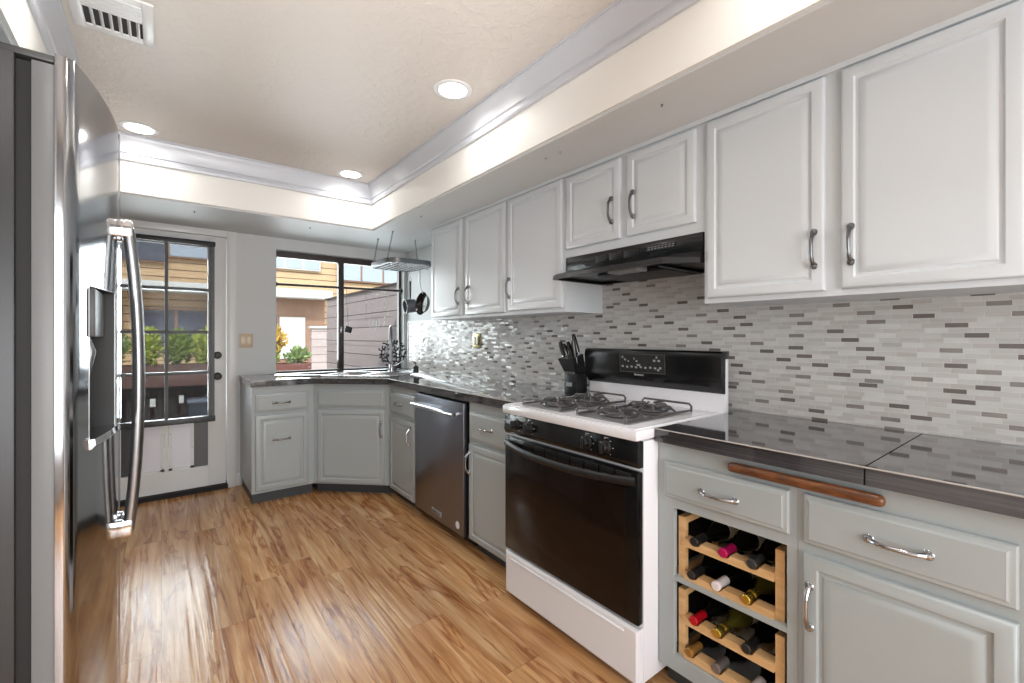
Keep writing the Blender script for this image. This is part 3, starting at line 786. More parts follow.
# control panel
mb = MB(); mb.prism([(1.318, .782), (1.292, .782), (1.284, .80), (1.290, .874), (1.318, .874)], RY0+.001, RY1-.001, fr=lambda x, z, y: Vector((x, y, z)), bev=.002)
cp = obj('control_panel', mb, m_black, rg)
for y in (1.620, 1.527, 1.183, 1.090):
    kb = obj('knob', MB().lathe([(0, 0), (.023, 0), (.024, .004), (.019, .008), (.017, .024), (.014, .027), (0, .028)], (1.287, y, .832), (-1, 0, .08), 22), m_blackm, cp)
    obj('grip', MB().box(1.252, 1.262, y-.005, y+.005, .812, .853, bev=.002), m_blackm, kb)
    mb = MB()
    for k in range(7):
        a_ = PI*(.15+.28*k); mb.box(1.2845, 1.2868, y+.031*math.cos(a_)-.0022, y+.031*math.cos(a_)+.0022, .832+.031*math.sin(a_)-.0012, .832+.031*math.sin(a_)+.0012)
    mb.box(1.2850, 1.2872, y-.008, y+.008, .8655, .8675)
    obj('dial_mark', mb, m_text, kb)
# cooktop: white slab with raised rim and recessed wells
mb = MB(); mb.box(1.274, 1.880, RY0-.002, RY1+.002, .876, .914, bev=.009); ct = obj('cooktop', mb, m_white, rg)
mb = MB()
for (a, b) in ((1.03, 1.30), (1.375, 1.645)):
    mb.box(1.345, 1.770, a, b, .9135, .9165, bev=.001)
obj('burner_well', mb, m_well, ct)
mb = MB()
mb.box(1.29, 1.86, RY0+.008, RY0+.022, .912, .919, bev=.002).box(1.29, 1.86, RY1-.022, RY1-.008, .912, .919, bev=.002).box(1.282, 1.296, RY0+.008, RY1-.008, .912, .919, bev=.002)
obj('rim', mb, m_white, ct)
for (y0, y1) in ((1.03, 1.30), (1.375, 1.645)):
    yc = (y0+y1)/2
    for xc in (1.452, 1.663):
        mb = MB(); mb.lathe([(0, 0), (.052, 0), (.055, .004), (.046, .009), (.044, .013), (.030, .015), (.030, .022), (.026, .025), (0, .026)], (xc, yc, .9165), (0, 0, 1), 26)
        obj('burner', mb, m_iron, ct)
    mb = MB(); zt = .950; r = .0048
    # outer frame: end loops rise above the wells
    loop = []
    X0, X1 = 1.338, 1.776
    for (xa, s_) in ((X0, 1), (X1, -1)):
        mb.tube([(xa, y0+.012, .917), (xa, y0+.012, zt-.010), (xa, y0+.022, zt), (xa, y1-.022, zt), (xa, y1-.012, zt-.010), (xa, y1-.012, .917)], r, 8)
    for ya in (y0+.012, y1-.012):
        mb.tube([(X0, ya, .924), (X1, ya, .924)], r, 8)
        for xc in (1.452, 1.663):
            mb.tube([(xc, ya, .924), (xc, ya+(.03 if ya < yc else -.03), zt-.004), (xc, yc+(-.026 if ya < yc else .026), zt)], r, 8)
    for xc in (1.452, 1.663):
        for e in (-1, 1):
            if (xc < 1.5 and e < 0): mb.tube([(X0, yc, zt), (xc-.026, yc, zt)], r, 8)
            elif (xc > 1.6 and e > 0): mb.tube([(X1, yc, zt), (xc+.026, yc, zt)], r, 8)
            else: mb.tube([(1.5575, yc, .924), (xc+e*.055, yc, zt-.004), (xc+e*.026, yc, zt)], r, 8)
        for k in range(4):
            a_ = PI/4+k*PI/2; cx_, cy_ = xc+.085*math.cos(a_), yc+.085*math.sin(a_)
            mb.tube([(cx_, cy_, .924), (xc+.06*math.cos(a_), yc+.06*math.sin(a_), zt-.002), (xc+.03*math.cos(a_), yc+.03*math.sin(a_), zt)], r*.9, 8)
        mb.tube([(xc+.072*math.cos(2*PI*k/20), yc+.072*math.sin(2*PI*k/20), .926) for k in range(20)], r, 8, cyclic=True)
    mb.tube([(1.5575, y0+.012, .924), (1.5575, y1-.012, .924)], r, 8)
    obj('grate', mb, m_iron, ct)
# backguard
mb = MB(); mb.box(1.878, 1.912, RY0, RY1, .90, 1.140, bev=.003); bgd = obj('backguard', mb, m_white, rg)
mb = MB(); mb.prism([(1.912, 1.174), (1.858, 1.174), (1.846, 1.166), (1.842, 1.145), (1.848, 1.040), (1.856, 1.020), (1.876, .992), (1.880, .997), (1.878, 1.142), (1.912, 1.142)], RY0-.003, RY1+.003, fr=lambda x, z, y: Vector((x, y, z)), bev=.0015)
bc = obj('black_fascia', mb, m_black, bgd)
def onface(z): return 1.842+(1.145-z)/.105*.006-.0012
mb = MB(); mb.prism([(onface(1.150), 1.150), (onface(1.062), 1.062), (onface(1.062)+.004, 1.062), (onface(1.150)+.004, 1.150)], 1.215, 1.470, fr=lambda x, z, y: Vector((x, y, z)))
dsp = obj('display', mb, m_display, bc)
mb = MB()
for (a, b, z0_, z1_) in ((1.212, 1.215, 1.060, 1.152), (1.470, 1.473, 1.060, 1.152), (1.212, 1.473, 1.060, 1.063), (1.212, 1.473, 1.149, 1.152)):
    mb.prism([(onface(z1_)-.0008, z1_), (onface(z0_)-.0008, z0_), (onface(z0_)+.003, z0_), (onface(z1_)+.003, z1_)], a, b, fr=lambda x, z, y: Vector((x, y, z)))
obj('display_outline', mb, m_hinge, dsp)
mb = MB(); random.seed(5)
for (a, z, w_) in [(1.455, 1.134, .008), (1.44, 1.122, .010), (1.42, 1.115, .007), (1.385, 1.128, .006), (1.37, 1.116, .008), (1.27, 1.122, .012), (1.245, 1.122, .012), (1.257, 1.138, .008)]+[(1.455-.027*k, 1.088-.002*(k % 2), .012) for k in range(9)]+[(1.25, 1.078, .010), (1.36, 1.098, .02)]:
    mb.box(onface(z)-.0016, onface(z)+.001, a-w_/2, a+w_/2, z-.0045, z+.0045)
obj('touch_keys', mb, m_silver_in, dsp)
text_part('lettering', 'Kenmore', .014, m_text, bc, (onface(1.049)-.0004, 1.36, 1.050), (0, -1, 0), (0, 0, 1))

# ------------------------------------------------------------------ upper cabinets
UX = 1.703
def ufr(y): return frame((UX, y, 0), (0, -1, 0))
def upper(label, y1, y0, z0, doors, name='wall_cabinet'):
    f = ufr(y1); c = thing(name, label, 'cabinet', (1.85, (y0+y1)/2, z0))
    w = y1-y0
    obj('carcass', MB().box(0, w, z0, ZS-.004, -(1.999-UX), 0, fr=f), m_upper, c)
    for (a, b, va, vb, hu, hv) in doors:
        door(c, f, y1-a, y1-b, va, vb, m_upper, (y1-hu, hv), hm=m_nickel_d)
    return c
upper('white wall cabinet above the worktop right of the hood, with two large doors', .942, .055, 1.367, [(.927, .529, 1.386, 2.076, .556, 1.522), (.484, .098, 1.386, 2.076, .456, 1.522)])
upper('white wall cabinet at the far right end of the row', .054, -.50, 1.367, [(.020, -.46, 1.386, 2.076, -.43, 1.522)])
upper('short white wall cabinet with two doors directly above the range hood', 1.722, .9425, 1.655, [(1.701, 1.350, 1.696, 2.072, 1.396, 1.835), (1.310, .974, 1.696, 2.072, 1.272, 1.835)])
upper('white single door wall cabinet immediately left of the range hood', 2.226, 1.7225, 1.370, [(2.208, 1.740, 1.393, 2.080, 2.192, 1.535)])
upper('white two door wall cabinet at the far left of the row above the dishwasher', 3.235, 2.2265, 1.370, [(3.205, 2.765, 1.389, 2.080, 2.792, 1.528), (2.702, 2.246, 1.389, 2.080, 2.664, 1.528)])
# scribe moulding between cabinets and soffit
struct('trim_10', MB().box(1.690, UX, -.50, 3.235, 2.083, ZS), m_upper, 'slim moulding above the wall cabinets')

# ------------------------------------------------------------------ range hood
hd = thing('range_hood', 'black under-cabinet range hood with a sloping visor above the range', 'range hood', (1.85, 1.33, 1.52))
HY0, HY1 = .948, 1.716
mb = MB(); mb.box(1.700, 1.985, HY0, HY1, 1.578, 1.654, bev=.002)
hb_ = obj('housing', mb, m_black, hd)
mb = MB()
top = [(1.695, HY1), (1.695, HY0), (1.985, HY0), (1.985, HY1)]
# visor: sloping shell, chamfered plan
def L(zf, front, inset):
    return [(1.985, HY1-inset, zf), (1.70, HY1-inset, zf), (front+.030, HY1-inset, zf), (front, HY1-.055, zf), (front, HY0+.10, zf), (1.68, HY0+inset, zf), (1.985, HY0+inset, zf)]
l0 = [(1.985, HY1, 1.580), (1.70, HY1, 1.580), (1.697, HY1, 1.580), (1.695, HY1-.02, 1.580), (1.695, HY0+.02, 1.580), (1.697, HY0, 1.580), (1.985, HY0, 1.580)]
l1 = L(1.552, 1.578, 0); l2 = L(1.530, 1.572, 0)
l3 = [(1.975, HY1-.015, 1.530), (1.70, HY1-.015, 1.530), (1.615, HY1-.02, 1.530), (1.592, HY1-.065, 1.530), (1.592, HY0+.105, 1.530), (1.69, HY0+.015, 1.530), (1.975, HY0+.015, 1.530)]
l4 = [(x, y, 1.545) for x, y, z in l3]
mb.rings([l0, l1, l2, l3, l4], smooth=False); obj('visor', mb, mat('hood_black', (15, 15, 16), .32, spec=.4), hd)
mb = MB(); mb.box(1.70, 1.95, 1.12, 1.50, 1.524, 1.544, bev=.003); obj('filter', mb, m_blackm, hd)
mb = MB(); mb.box(1.615, 1.690, 1.20, 1.36, 1.524, 1.544, bev=.003); obj('lamp_lens', mb, m_filter, hd)
mb = MB(); mb.tube([(1.61, 1.09, 1.527), (1.90, 1.07, 1.519)], .004, 6); obj('filter_rail', mb, m_nickel_d, hd)
for (a, b) in ((1.505, 1.43), (1.42, 1.345), (1.335, 1.25)):
    obj('switch', MB().box(1.697, 1.702, b, a, 1.602, 1.636, bev=.001), m_blackm, hb_)
lp = obj('rating_label', MB().box(1.698, 1.7015, 1.065, 1.215, 1.612, 1.636), m_rubber, hb_)
mb = MB()
for k in range(8): mb.box(1.6972, 1.6985, 1.075+.017*k, 1.085+.017*k, 1.618, 1.622).box(1.6972, 1.6985, 1.073+.017*k, 1.084+.017*k, 1.627, 1.630)
obj('label_print', mb, m_silver_in, lp)

# ------------------------------------------------------------------ knife block
kbk = thing('knife_block', 'black knife block full of black handled knives on the worktop left of the range', 'knife block', (1.84, 1.80, .914))
fk = frame((1.800, 1.850, .9145), (0, -1, 0))
mb = MB(); mb.prism([(.018, 0), (.110, 0), (.110, .115), (.018, .115)], -.09, 0, fr=fk, bev=.003)
obj('body', mb, m_blackm, kbk)
mb = MB(); mb.rings([[fk(.022, .116, -.002), fk(.106, .116, -.002), fk(.106, .116, -.088), fk(.022, .116, -.088)],
                     [fk(-.010, .195, .022), fk(.106, .200, .022), fk(.106, .225, -.060), fk(-.010, .220, -.060)]], smooth=False)
obj('slotted_top', mb, m_blackm, kbk)
mb = MB()
for k in range(7): mb.box(.026+.012*k, .034+.012*k, .114, .126, .000, .006, fr=fk)
obj('steak_knife_rivets', mb, m_nickel, kbk)
obj('name_plate', MB().box(.036, .080, .045, .066, -.001, .0015, fr=fk), m_silver_in, kbk)
for k, (u, v, n, tu, tl) in enumerate([(.008, .210, -.01, -.22, .085), (.038, .210, -.005, -.26, .075), (.062, .215, -.02, -.30, .082), (.085, .225, -.045, -.22, .115), (.098, .20, -.01, -.05, .10)]):
    kn = thing('knife', ['outermost left kitchen knife standing in the black block', 'second kitchen knife from the left in the black block', 'kitchen knife in the middle of the black block', 'tallest kitchen knife handle in the black block', 'kitchen knife at the right edge of the black block beside the range'][k], 'knife', fk(u, v, n), 'knives in the block')
    d_ = Vector((-.15, 0, 1))+fk.U*tu; d_.normalize(); a0 = fk(u, v, n)
    obj('handle', MB().tube([a0+d_*.008, a0+d_*tl*.3, a0+d_*tl*.7, a0+d_*tl], [.011, .012, .0125, .009], 10, flat=1.2), m_black, kn)
    obj('bolster', MB().tube([a0-d_*.03, a0+d_*.010], [.007, .010], 8), m_nickel, kn)

# ------------------------------------------------------------------ hanging pot rack
pr = thing('pot_rack', 'steel grid pot rack hanging on chains from the soffit in the sink corner', 'pot rack', (1.66, 3.72, 1.84))
RZ = 1.845
rim = []
cx, cy, ra, rb = 1.665, 3.72, .215, .215
corners = [(1.50, 3.44), (1.86, 3.44), (1.86, 3.99), (1.50, 3.99)]
def rrect(x0, x1, y0, y1, r, n=5):
    pts = []
    for (cx_, cy_, a0) in ((x1-r, y1-r, 0), (x0+r, y1-r, 90), (x0+r, y0+r, 180), (x1-r, y0+r, 270)):
        for k in range(n+1):
            a_ = math.radians(a0+90*k/n); pts.append((cx_+r*math.cos(a_), cy_+r*math.sin(a_)))
    return pts
outer = rrect(1.455, 1.865, 3.47, 3.96, .10); inn = rrect(1.459, 1.861, 3.474, 3.956, .097)
mb = MB()
loops = [[(outer[i][0], outer[i][1], RZ), (outer[i][0], outer[i][1], RZ+.040), (inn[i][0], inn[i][1], RZ+.040), (inn[i][0], inn[i][1], RZ)] for i in range(len(outer))]
mb.rings(loops, cyclic=True, smooth=False); obj('rim_band', mb, m_nickel_d, pr)
mb = MB()
for k in range(8):
    x = 1.485+.050*k; mb.tube([(x, 3.485 if .05 < x-1.455 < .36 else 3.53, RZ+.004), (x, 3.945 if .05 < x-1.455 < .36 else 3.90, RZ+.004)], .0028, 6)
for k in range(9):
    y = 3.505+.052*k; mb.tube([(1.462 if .08 < y-3.47 < .41 else 1.51, y, RZ+.009), (1.858 if .08 < y-3.47 < .41 else 1.81, y, RZ+.009)], .0028, 6)
obj('grid', mb, m_nickel_d, pr)
for (x, y, tx, ty) in ((1.463, 3.54, 1.50, 3.52), (1.50, 3.945, 1.513, 3.87), (1.815, 3.70, 1.79, 3.71)):
    mb = MB(); z = RZ+.03; k = 0
    while z < ZS-.012:
        s_ = (z-RZ-.03)/(ZS-RZ-.04); px_, py_ = x+(tx-x)*s_, y+(ty-y)*s_
        a = Vector((1, 0, 0)) if k % 2 else Vector((0, 1, 0))
        mb.tube([Vector((px_, py_, z+.008))+a*.0055*math.cos(2*PI*j/10)+Vector((0, 0, .010*math.sin(2*PI*j/10))) for j in range(10)], .0017, 5, cyclic=True)
        z += .015; k += 1
    obj('chain', mb, m_nickel_d, pr)
    obj('ceiling_hook', MB().lathe([(0, 0), (.010, 0), (.008, .004), (.003, .008), (.003, .02), (0, .02)], (tx, ty, ZS), (0, 0, -1), 10), m_nickel, pr)
mb = MB()
for (x, y) in ((1.72, 3.64), (1.72, 3.475), (1.60, 3.475), (1.79, 3.475)):
    mb.tube([(x, y, RZ+.012), (x, y, RZ-.015), (x+.008, y, RZ-.03), (x, y, RZ-.042), (x-.010, y, RZ-.034)], .0024, 6)
obj('hook', mb, m_nickel_d, pr)
# bowls resting on top of the rack
for lb, x, y, r in (('polished steel bowl resting on top of the pot rack', 1.66, 3.80, .06), ):
    b_ = obj('steel_bowl', MB().lathe([(0, 0), (r*.5, 0), (r*.9, .03), (r, .055), (r*.97, .055), (r*.86, .032), (r*.46, .004), (0, .004)], (x, y, RZ+.0125), (0, 0, 1), 24), m_chrome)
    tag(b_, lb, 'bowl')
# saucepan and skillet
def pot(name, label, cat, hook, body, handle_m):
    o = thing(name, label, cat, hook); return o
hk = Vector((1.72, 3.66, 1.80)); o = pot('saucepan', 'small dark grey saucepan hanging from the pot rack, left of the skillet', 'saucepan', hk, None, None)
ax = Vector((-.95, .12, -.12)).normalized(); cc_ = Vector((1.72, 3.66, 1.505))
obj('pan_body', MB().lathe([(0, -.045), (.052, -.045), (.058, -.038), (.060, .045), (.062, .048), (.058, .048), (.055, -.036), (0, -.038)], cc_, ax, 28), mat('pan_grey', (104, 106, 110), .35, .5), o)
obj('pan_handle', MB().tube([cc_+Vector((0, 0, .058)), Vector((1.72, 3.66, 1.61)), Vector((1.72, 3.66, 1.72))], [.006, .009, .010], 10), m_blackm, o)
obj('hanging_ring', MB().tube([Vector((1.72, 3.66, 1.735))+Vector((.010*math.cos(2*PI*k/12), 0, .018*math.sin(2*PI*k/12)+.002)) for k in range(12)]+[], .0025, 6, cyclic=True).tube([(1.72, 3.66, 1.753), (1.72, 3.66, 1.80)], .0025, 6), m_nickel, o)
o = thing('skillet', 'black frying pan hanging by its steel handle from the pot rack beside the saucepan', 'frying pan', (1.72, 3.47, 1.80))
ax = Vector((-.98, -.06, .12)).normalized(); cc_ = Vector((1.74, 3.445, 1.512))
obj('pan_body', MB().lathe([(0, -.018), (.070, -.018), (.084, .004), (.098, .020), (.096, .023), (.080, .008), (.068, -.013), (0, -.013)], cc_, ax, 32), m_black, o)
obj('pan_handle', MB().tube([cc_+Vector((-.005, 0, .085)), (1.725, 3.465, 1.64), (1.718, 3.475, 1.70), (1.72, 3.475, 1.80)], [.007, .006, .009, .006], 10, flat=.5), m_nickel, o)

# ------------------------------------------------------------------ refrigerator
fg = thing('refrigerator', 'stainless side by side refrigerator with bowed doors and through-door dispenser', 'refrigerator', (-.5, 1.72, 0))
FY0, FY1, FYC = 1.300, 2.140, 1.72
def fxf(y): return -.094-.30*(y-FYC)**2
mb = MB(); mb.box(-.925, -.228, FY0+.002, FY1-.002, .03, 1.800, bev=.003); obj('case', mb, m_body, fg)
mb = MB(); mb.box(-.228, -.207, FY0+.012, FY1-.012, .06, 1.790); obj('door_gasket', mb, m_rubber, fg)
mb = MB(); mb.box(-.90, -.25, FY0+.02, FY1-.02, .0, .03); obj('base_plinth', mb, m_blackm, fg)
for ya_ in (FY0+.004, FY1-.10): obj('hinge_cover', MB().box(-.26, -.172, ya_, ya_+.096, 1.797, 1.812, bev=.003), m_hinge, fg)
Z0, Z1 = .055, 1.815
def fridge_door(name, ya, yb, hole=None, outer='a'):
    """curved stainless front with rounded outer edge; optional recess"""
    cols = []; n = 22
    ys = [ya+(yb-ya)*i/n for i in range(n+1)]
    if hole: ys = sorted(set([y for y in ys if min(abs(y-hole[0]), abs(y-hole[1])) > .006]+[hole[0], hole[1]]))
    prof = []
    # rounded edges
    r = .020
    for y in ys:
        e = 0
        for (edge, rr) in ((ya, r if outer == 'a' else .005), (yb, r if outer == 'b' else .005)):
            d_ = abs(y-edge)
            if d_ < rr: e = max(e, rr-math.sqrt(max(0, rr*rr-(rr-d_)**2)))
        prof.append((fxf(y)-e*.9, y))
    extra = []
    for k in range(1, 6):
        d_ = .020*(1-math.cos(k*PI/12)); 
        y = ya+d_ if outer == 'a' else yb-d_
        extra.append((fxf(y)-(.020-math.sqrt(.020**2-(.020-d_)**2))*.9, y))
    prof = sorted(set([(round(a, 5), round(b, 5)) for a, b in prof+extra]), key=lambda q: q[1])
    mb = MB(); bm = mb.bm; zz = [Z0, Z1] if not hole else [Z0, hole[2], hole[3], Z1]
    grid = [[bm.verts.new((x, y, z)) for z in zz] for x, y in prof]
    xb = -.172
    back = [[bm.verts.new((xb, y, z)) for z in zz] for x, y in prof]
    for i in range(len(prof)-1):
        for j in range(len(zz)-1):
            inh = hole and j == 1 and prof[i][1] >= hole[0]-1e-4 and prof[i+1][1] <= hole[1]+1e-4
            if not inh:
                q = bm.faces.new((grid[i][j], grid[i+1][j], grid[i+1][j+1], grid[i][j+1])); q.smooth = True
            bm.faces.new((back[i][j], back[i][j+1], back[i+1][j+1], back[i+1][j]))
        bm.faces.new((grid[i][0], back[i][0], back[i+1][0], grid[i+1][0]))
        bm.faces.new((grid[i][-1], grid[i+1][-1], back[i+1][-1], back[i][-1]))
    for i in (0, len(prof)-1):
        for j in range(len(zz)-1): bm.faces.new((grid[i][j], grid[i][j+1], back[i][j+1], back[i][j]))
    o = obj(name, mb, m_steel, fg, sharp=40)
    y0_, y1_ = ya+.004 if outer == 'a' else ya, yb if outer == 'a' else yb-.004
    obj('inner_liner', MB().box(-.206, -.1725, y0_, y1_, Z0, Z1-.022, bev=.002), m_liner, o)
    return o
HY = (1.385, 1.600, .985, 1.350)
fz = fridge_door('freezer_door', FY0, 1.688, HY, 'a')
ff_ = fridge_door('fridge_door', 1.694, FY1, None, 'b')
# dispenser recess
mb = MB(); xr = -.165
y0, y1, z0, z1 = HY
a = [(fxf(y)-.0005, y) for y in (y0, y1)]
mb.face([(xr, y0, z0), (xr, y1, z0), (xr, y1, z1), (xr, y0, z1)])
mb.face([(a[0][0], y0, z0), (xr, y0, z0), (xr, y0, z1), (a[0][0], y0, z1)])
mb.face([(a[1][0], y1, z0), (a[1][0], y1, z1), (xr, y1, z1), (xr, y1, z0)])
mb.face([(a[0][0], y0, z0), (a[1][0], y1, z0), (xr, y1, z0), (xr, y0, z0)])
mb.face([(a[0][0], y0, z1), (xr, y0, z1), (xr, y1, z1), (a[1][0], y1, z1)])
dp = obj('dispenser_recess', mb, m_blackm, fz)
mb = MB(); mb.box(xr, -.118, y0+.004, y1-.004, 1.235, z1-.003, bev=.004); obj('control_panel', mb, m_hinge, dp)
mb = MB(); mb.tube([(xr+.015, 1.49, 1.24), (xr+.025, 1.49, 1.20), (xr+.012, 1.49, 1.11)], [.012, .016, .010], 10); obj('paddle', mb, m_nickel, dp)
mb = MB()
for k in range(11):
    y = y0-.004+(y1-y0+.008)*k/10
mb.rings([[(-.162, y, z0-.004), (fxf(y)+.004, y, z0-.004), (fxf(y)+.012, y, z0+.006), (fxf(y)+.010, y, z0+.020), (-.162, y, z0+.012)] for y in [y0-.004+(y1-y0+.008)*k/10 for k in range(11)]], smooth=False)
obj('drip_tray', mb, m_steel_pol, dp)
mb = MB()
for (ya, yb, za, zb) in ((y0-.003, y0, z0, z1+.003), (y1, y1+.003, z0, z1+.003), (y0, y1, z1, z1+.003)):
    mb.rings([[(fxf(y)-.002, y, za), (fxf(y)+.0008, y, za), (fxf(y)+.0008, y, zb), (fxf(y)-.002, y, zb)] for y in [ya+(yb-ya)*k/8 for k in range(9)]], smooth=False)
obj('bezel', mb, m_handle, dp)
for (y, dr_) in ((1.652, fz), (1.728, ff_)):
    pts = []; rs = []
    for i in range(21):
        s_ = -1+2*i/20
        pts.append((-.073+.022*(1-abs(s_)**2.2), y, 1.116+.420*s_)); rs.append(.0125)
    h_ = obj('handle', MB().tube(pts, rs, 14, flat=1.1), m_handle, dr_)
    for z0_, z1_ in ((1.512, 1.560), (.680, .728)):
        obj('end_bracket', MB().box(-.104, -.062, y-.014, y+.014, z0_, z1_, bev=.006), m_steel_pol, h_)

# ------------------------------------------------------------------ ceiling fixtures
cans = [(1.122, 1.91, 'recessed downlight in the middle of the tray ceiling near the range side'), (1.104, 3.36, 'recessed downlight in the tray corner above the sink side'),
        (-.10, 3.37, 'recessed downlight in the far tray corner nearest the glazed door'), (-.10, 1.91, 'recessed downlight above the refrigerator doors, outside the left of the photo'),
        (1.12, .42, 'recessed downlight over the worktop behind the photo edge'), (-.10, .42, 'recessed downlight over the camera')]
first = None
for (x, y, lb) in cans:
    if first is None:
        first = thing('recessed_light', lb, 'ceiling light', (x, y, ZC), 'recessed ceiling lights')
        obj('trim_ring', MB().lathe([(.066, 0), (.092, 0), (.092, .004), (.086, .007), (.068, .005)], (x, y, ZC-.0005), (0, 0, -1), 32), m_trimw, first)
        obj('lens', MB().lathe([(0, .002), (.068, .002), (.068, .005), (0, .006)], (x, y, ZC-.0005), (0, 0, -1), 32), m_lens, first)
    else:
        o = copy_tree(first); o.location = (x, y, ZC); o['label'] = lb
    lamp('can_light', 'AREA', (x, y, ZC-.012), 1.5, (1, .985, .955), shape='DISK', size=.13, spread=math.radians(150), aim=(x, y, 0))
vt = thing('ceiling_vent', 'white square air vent grille in the tray ceiling above the refrigerator', 'vent', (-.135, 2.2, ZC))
vx0, vx1, vy0, vy1 = -.262, -.022, 2.09, 2.385
mb = MB(); zb = ZC-.008
mb.box(vx0, vx0+.035, vy0, vy1, zb, ZC, bev=.002).box(vx1-.035, vx1, vy0, vy1, zb, ZC, bev=.002).box(vx0+.035, vx1-.035, vy0, vy0+.035, zb, ZC, bev=.002).box(vx0+.035, vx1-.035, vy1-.030, vy1, zb, ZC, bev=.002)
obj('frame', mb, m_trimw, vt)
obj('duct', MB().box(vx0+.035, vx1-.035, vy0+.035, vy1-.030, ZC-.0015, ZC-.0005), m_vent_dark, vt)
mb = MB()
for k in range(6):
    x = vx0+.055+.0265*k; mb.prism([(x-.003, ZC-.001), (x+.001, ZC-.001), (x+.009, ZC-.010), (x+.005, ZC-.010)], 2.235, vy1-.030, fr=lambda a, z, y: Vector((a, y, z)))
obj('louver', mb, m_trimw, vt)
mb = MB()
for k in range(5): y = vy0+.036+.021*k; mb.box(vx0+.035, vx1-.035, y, y+.017, ZC-.011, ZC-.003)
obj('fin', mb, m_trimw, vt)
# small cup hooks under the soffit
first = None
for i, (x, y) in enumerate(((.18, 3.80), (.93, 3.80), (1.47, 2.95), (1.47, 1.62), (1.47, 1.52), (1.47, .98))):
    if first is None:
        first = obj('cup_hook', MB().lathe([(0, 0), (.006, 0), (.004, .004), (.002, .01), (0, .01)], (0, 0, 0), (0, 0, -1), 8), m_nickel_d)
        o = first
    else: o = first.copy(); C.objects.link(o)
    o.location = (x, y, ZS); tag(o, ['tiny screw hook under the soffit above the glazed door', 'tiny screw hook under the soffit above the sink window', 'tiny screw hook under the soffit over the dishwasher', 'tiny screw hook under the soffit, left one of the pair by the range', 'tiny screw hook under the soffit, right one of the pair by the range', 'tiny screw hook under the soffit above the wine cabinet'][i], 'hook', 'screw hooks under the soffit')

# ------------------------------------------------------------------ outside
struct('ground', MB().box(-14, 16, YB+.16, 30, -.12, -.06), m_patio); bpy.data.objects['ground'].name = 'floor_patio'
# side fence seen through the sink window
fn = thing('fence', 'tall weathered horizontal board fence running away right of the sink window', 'fence', (2.35, 6.4, -.06))
mb = MB()
for k in range(10): mb.box(2.32+.006*(k % 2), 2.345, 4.55, 8.35, -.06+.195*k, -.06+.195*k+.195)
obj('board_panel', mb, m_fence, fn)
mb = MB(); mb.box(2.30, 2.36, 4.52, 8.40, 1.885, 1.91); obj('cap_rail', mb, m_bronze, fn)
for y in (8.35, 6.4): obj('post', MB().box(2.35, 2.44, y-.05, y+.05, -.06, 1.885), m_fence2, fn)
# neighbouring house
hs_ = thing('neighbour_house', 'two storey orange sided house across the patio with a white balcony band', 'house', (3, 18, 0))
obj('wall', MB().box(-9, 16, 18.0, 18.4, -.06, 6.6), m_siding, hs_)
obj('balcony_fascia', MB().box(-9, 5.0, 17.2, 18.0, 2.62, 2.92, bev=.01), m_extwhite, hs_)
obj('corner_board', MB().box(1.25, 1.75, 17.7, 18.05, -.06, 2.62), m_extbrown, hs_)
obj('recess', MB().box(2.2, 4.9, 17.9, 18.02, -.06, 2.62), m_extbrown, hs_)
def ext_window(x0, x1, z0, z1, n, g, fm):
    o = obj('window', MB().box(x0, x1, 17.88, 18.01, z0, z1), fm, hs_)
    w = (x1-x0)/n
    for k in range(n): obj('pane', MB().box(x0+w*k+.04, x0+w*(k+1)-.04, 17.86, 17.885, z0+.05, z1-.05), g, o)
ext_window(-3.2, .15, 3.55, 4.7, 3, m_extglass, m_extbrown)
ext_window(.18, 2.3, 3.75, 4.8, 2, m_extglass2, m_extbrown)
ext_window(2.9, 4.75, 3.7, 4.7, 3, m_extglass2, m_extwhite)
ext_window(5.4, 9.0, 3.4, 4.7, 4, m_extglass2, m_extbrown)
ext_window(-.45, 1.2, .9, 2.12, 2, m_extglass, m_extbrown)
ext_window(-3.5, -.9, .9, 2.12, 2, m_extglass, m_extbrown)
ext_window(2.5, 3.3, .1, 2.1, 1, m_extglass, m_extbrown)
obj('white_door', MB().box(3.35, 4.2, 17.84, 17.9, .45, 1.95), m_extwhite, hs_)
obj('roof', MB().prism([(17.0, 6.5), (23, 8.6), (23, 8.8), (17.0, 6.7)], -9.5, 16.5, fr=lambda y, z, x: Vector((x, y, z))), m_extbrown, hs_)
sw = thing('garden_wall', 'grey brown low wall of a neighbouring patio behind the shrubs', 'wall', (4.2, 12, 0))
obj('boards', MB().box(2.95, 4.6, 11.9, 12.0, -.06, 1.45), m_fence, sw)
obj('cap', MB().box(2.9, 4.65, 11.86, 12.04, 1.45, 1.5), m_extwhite, sw)

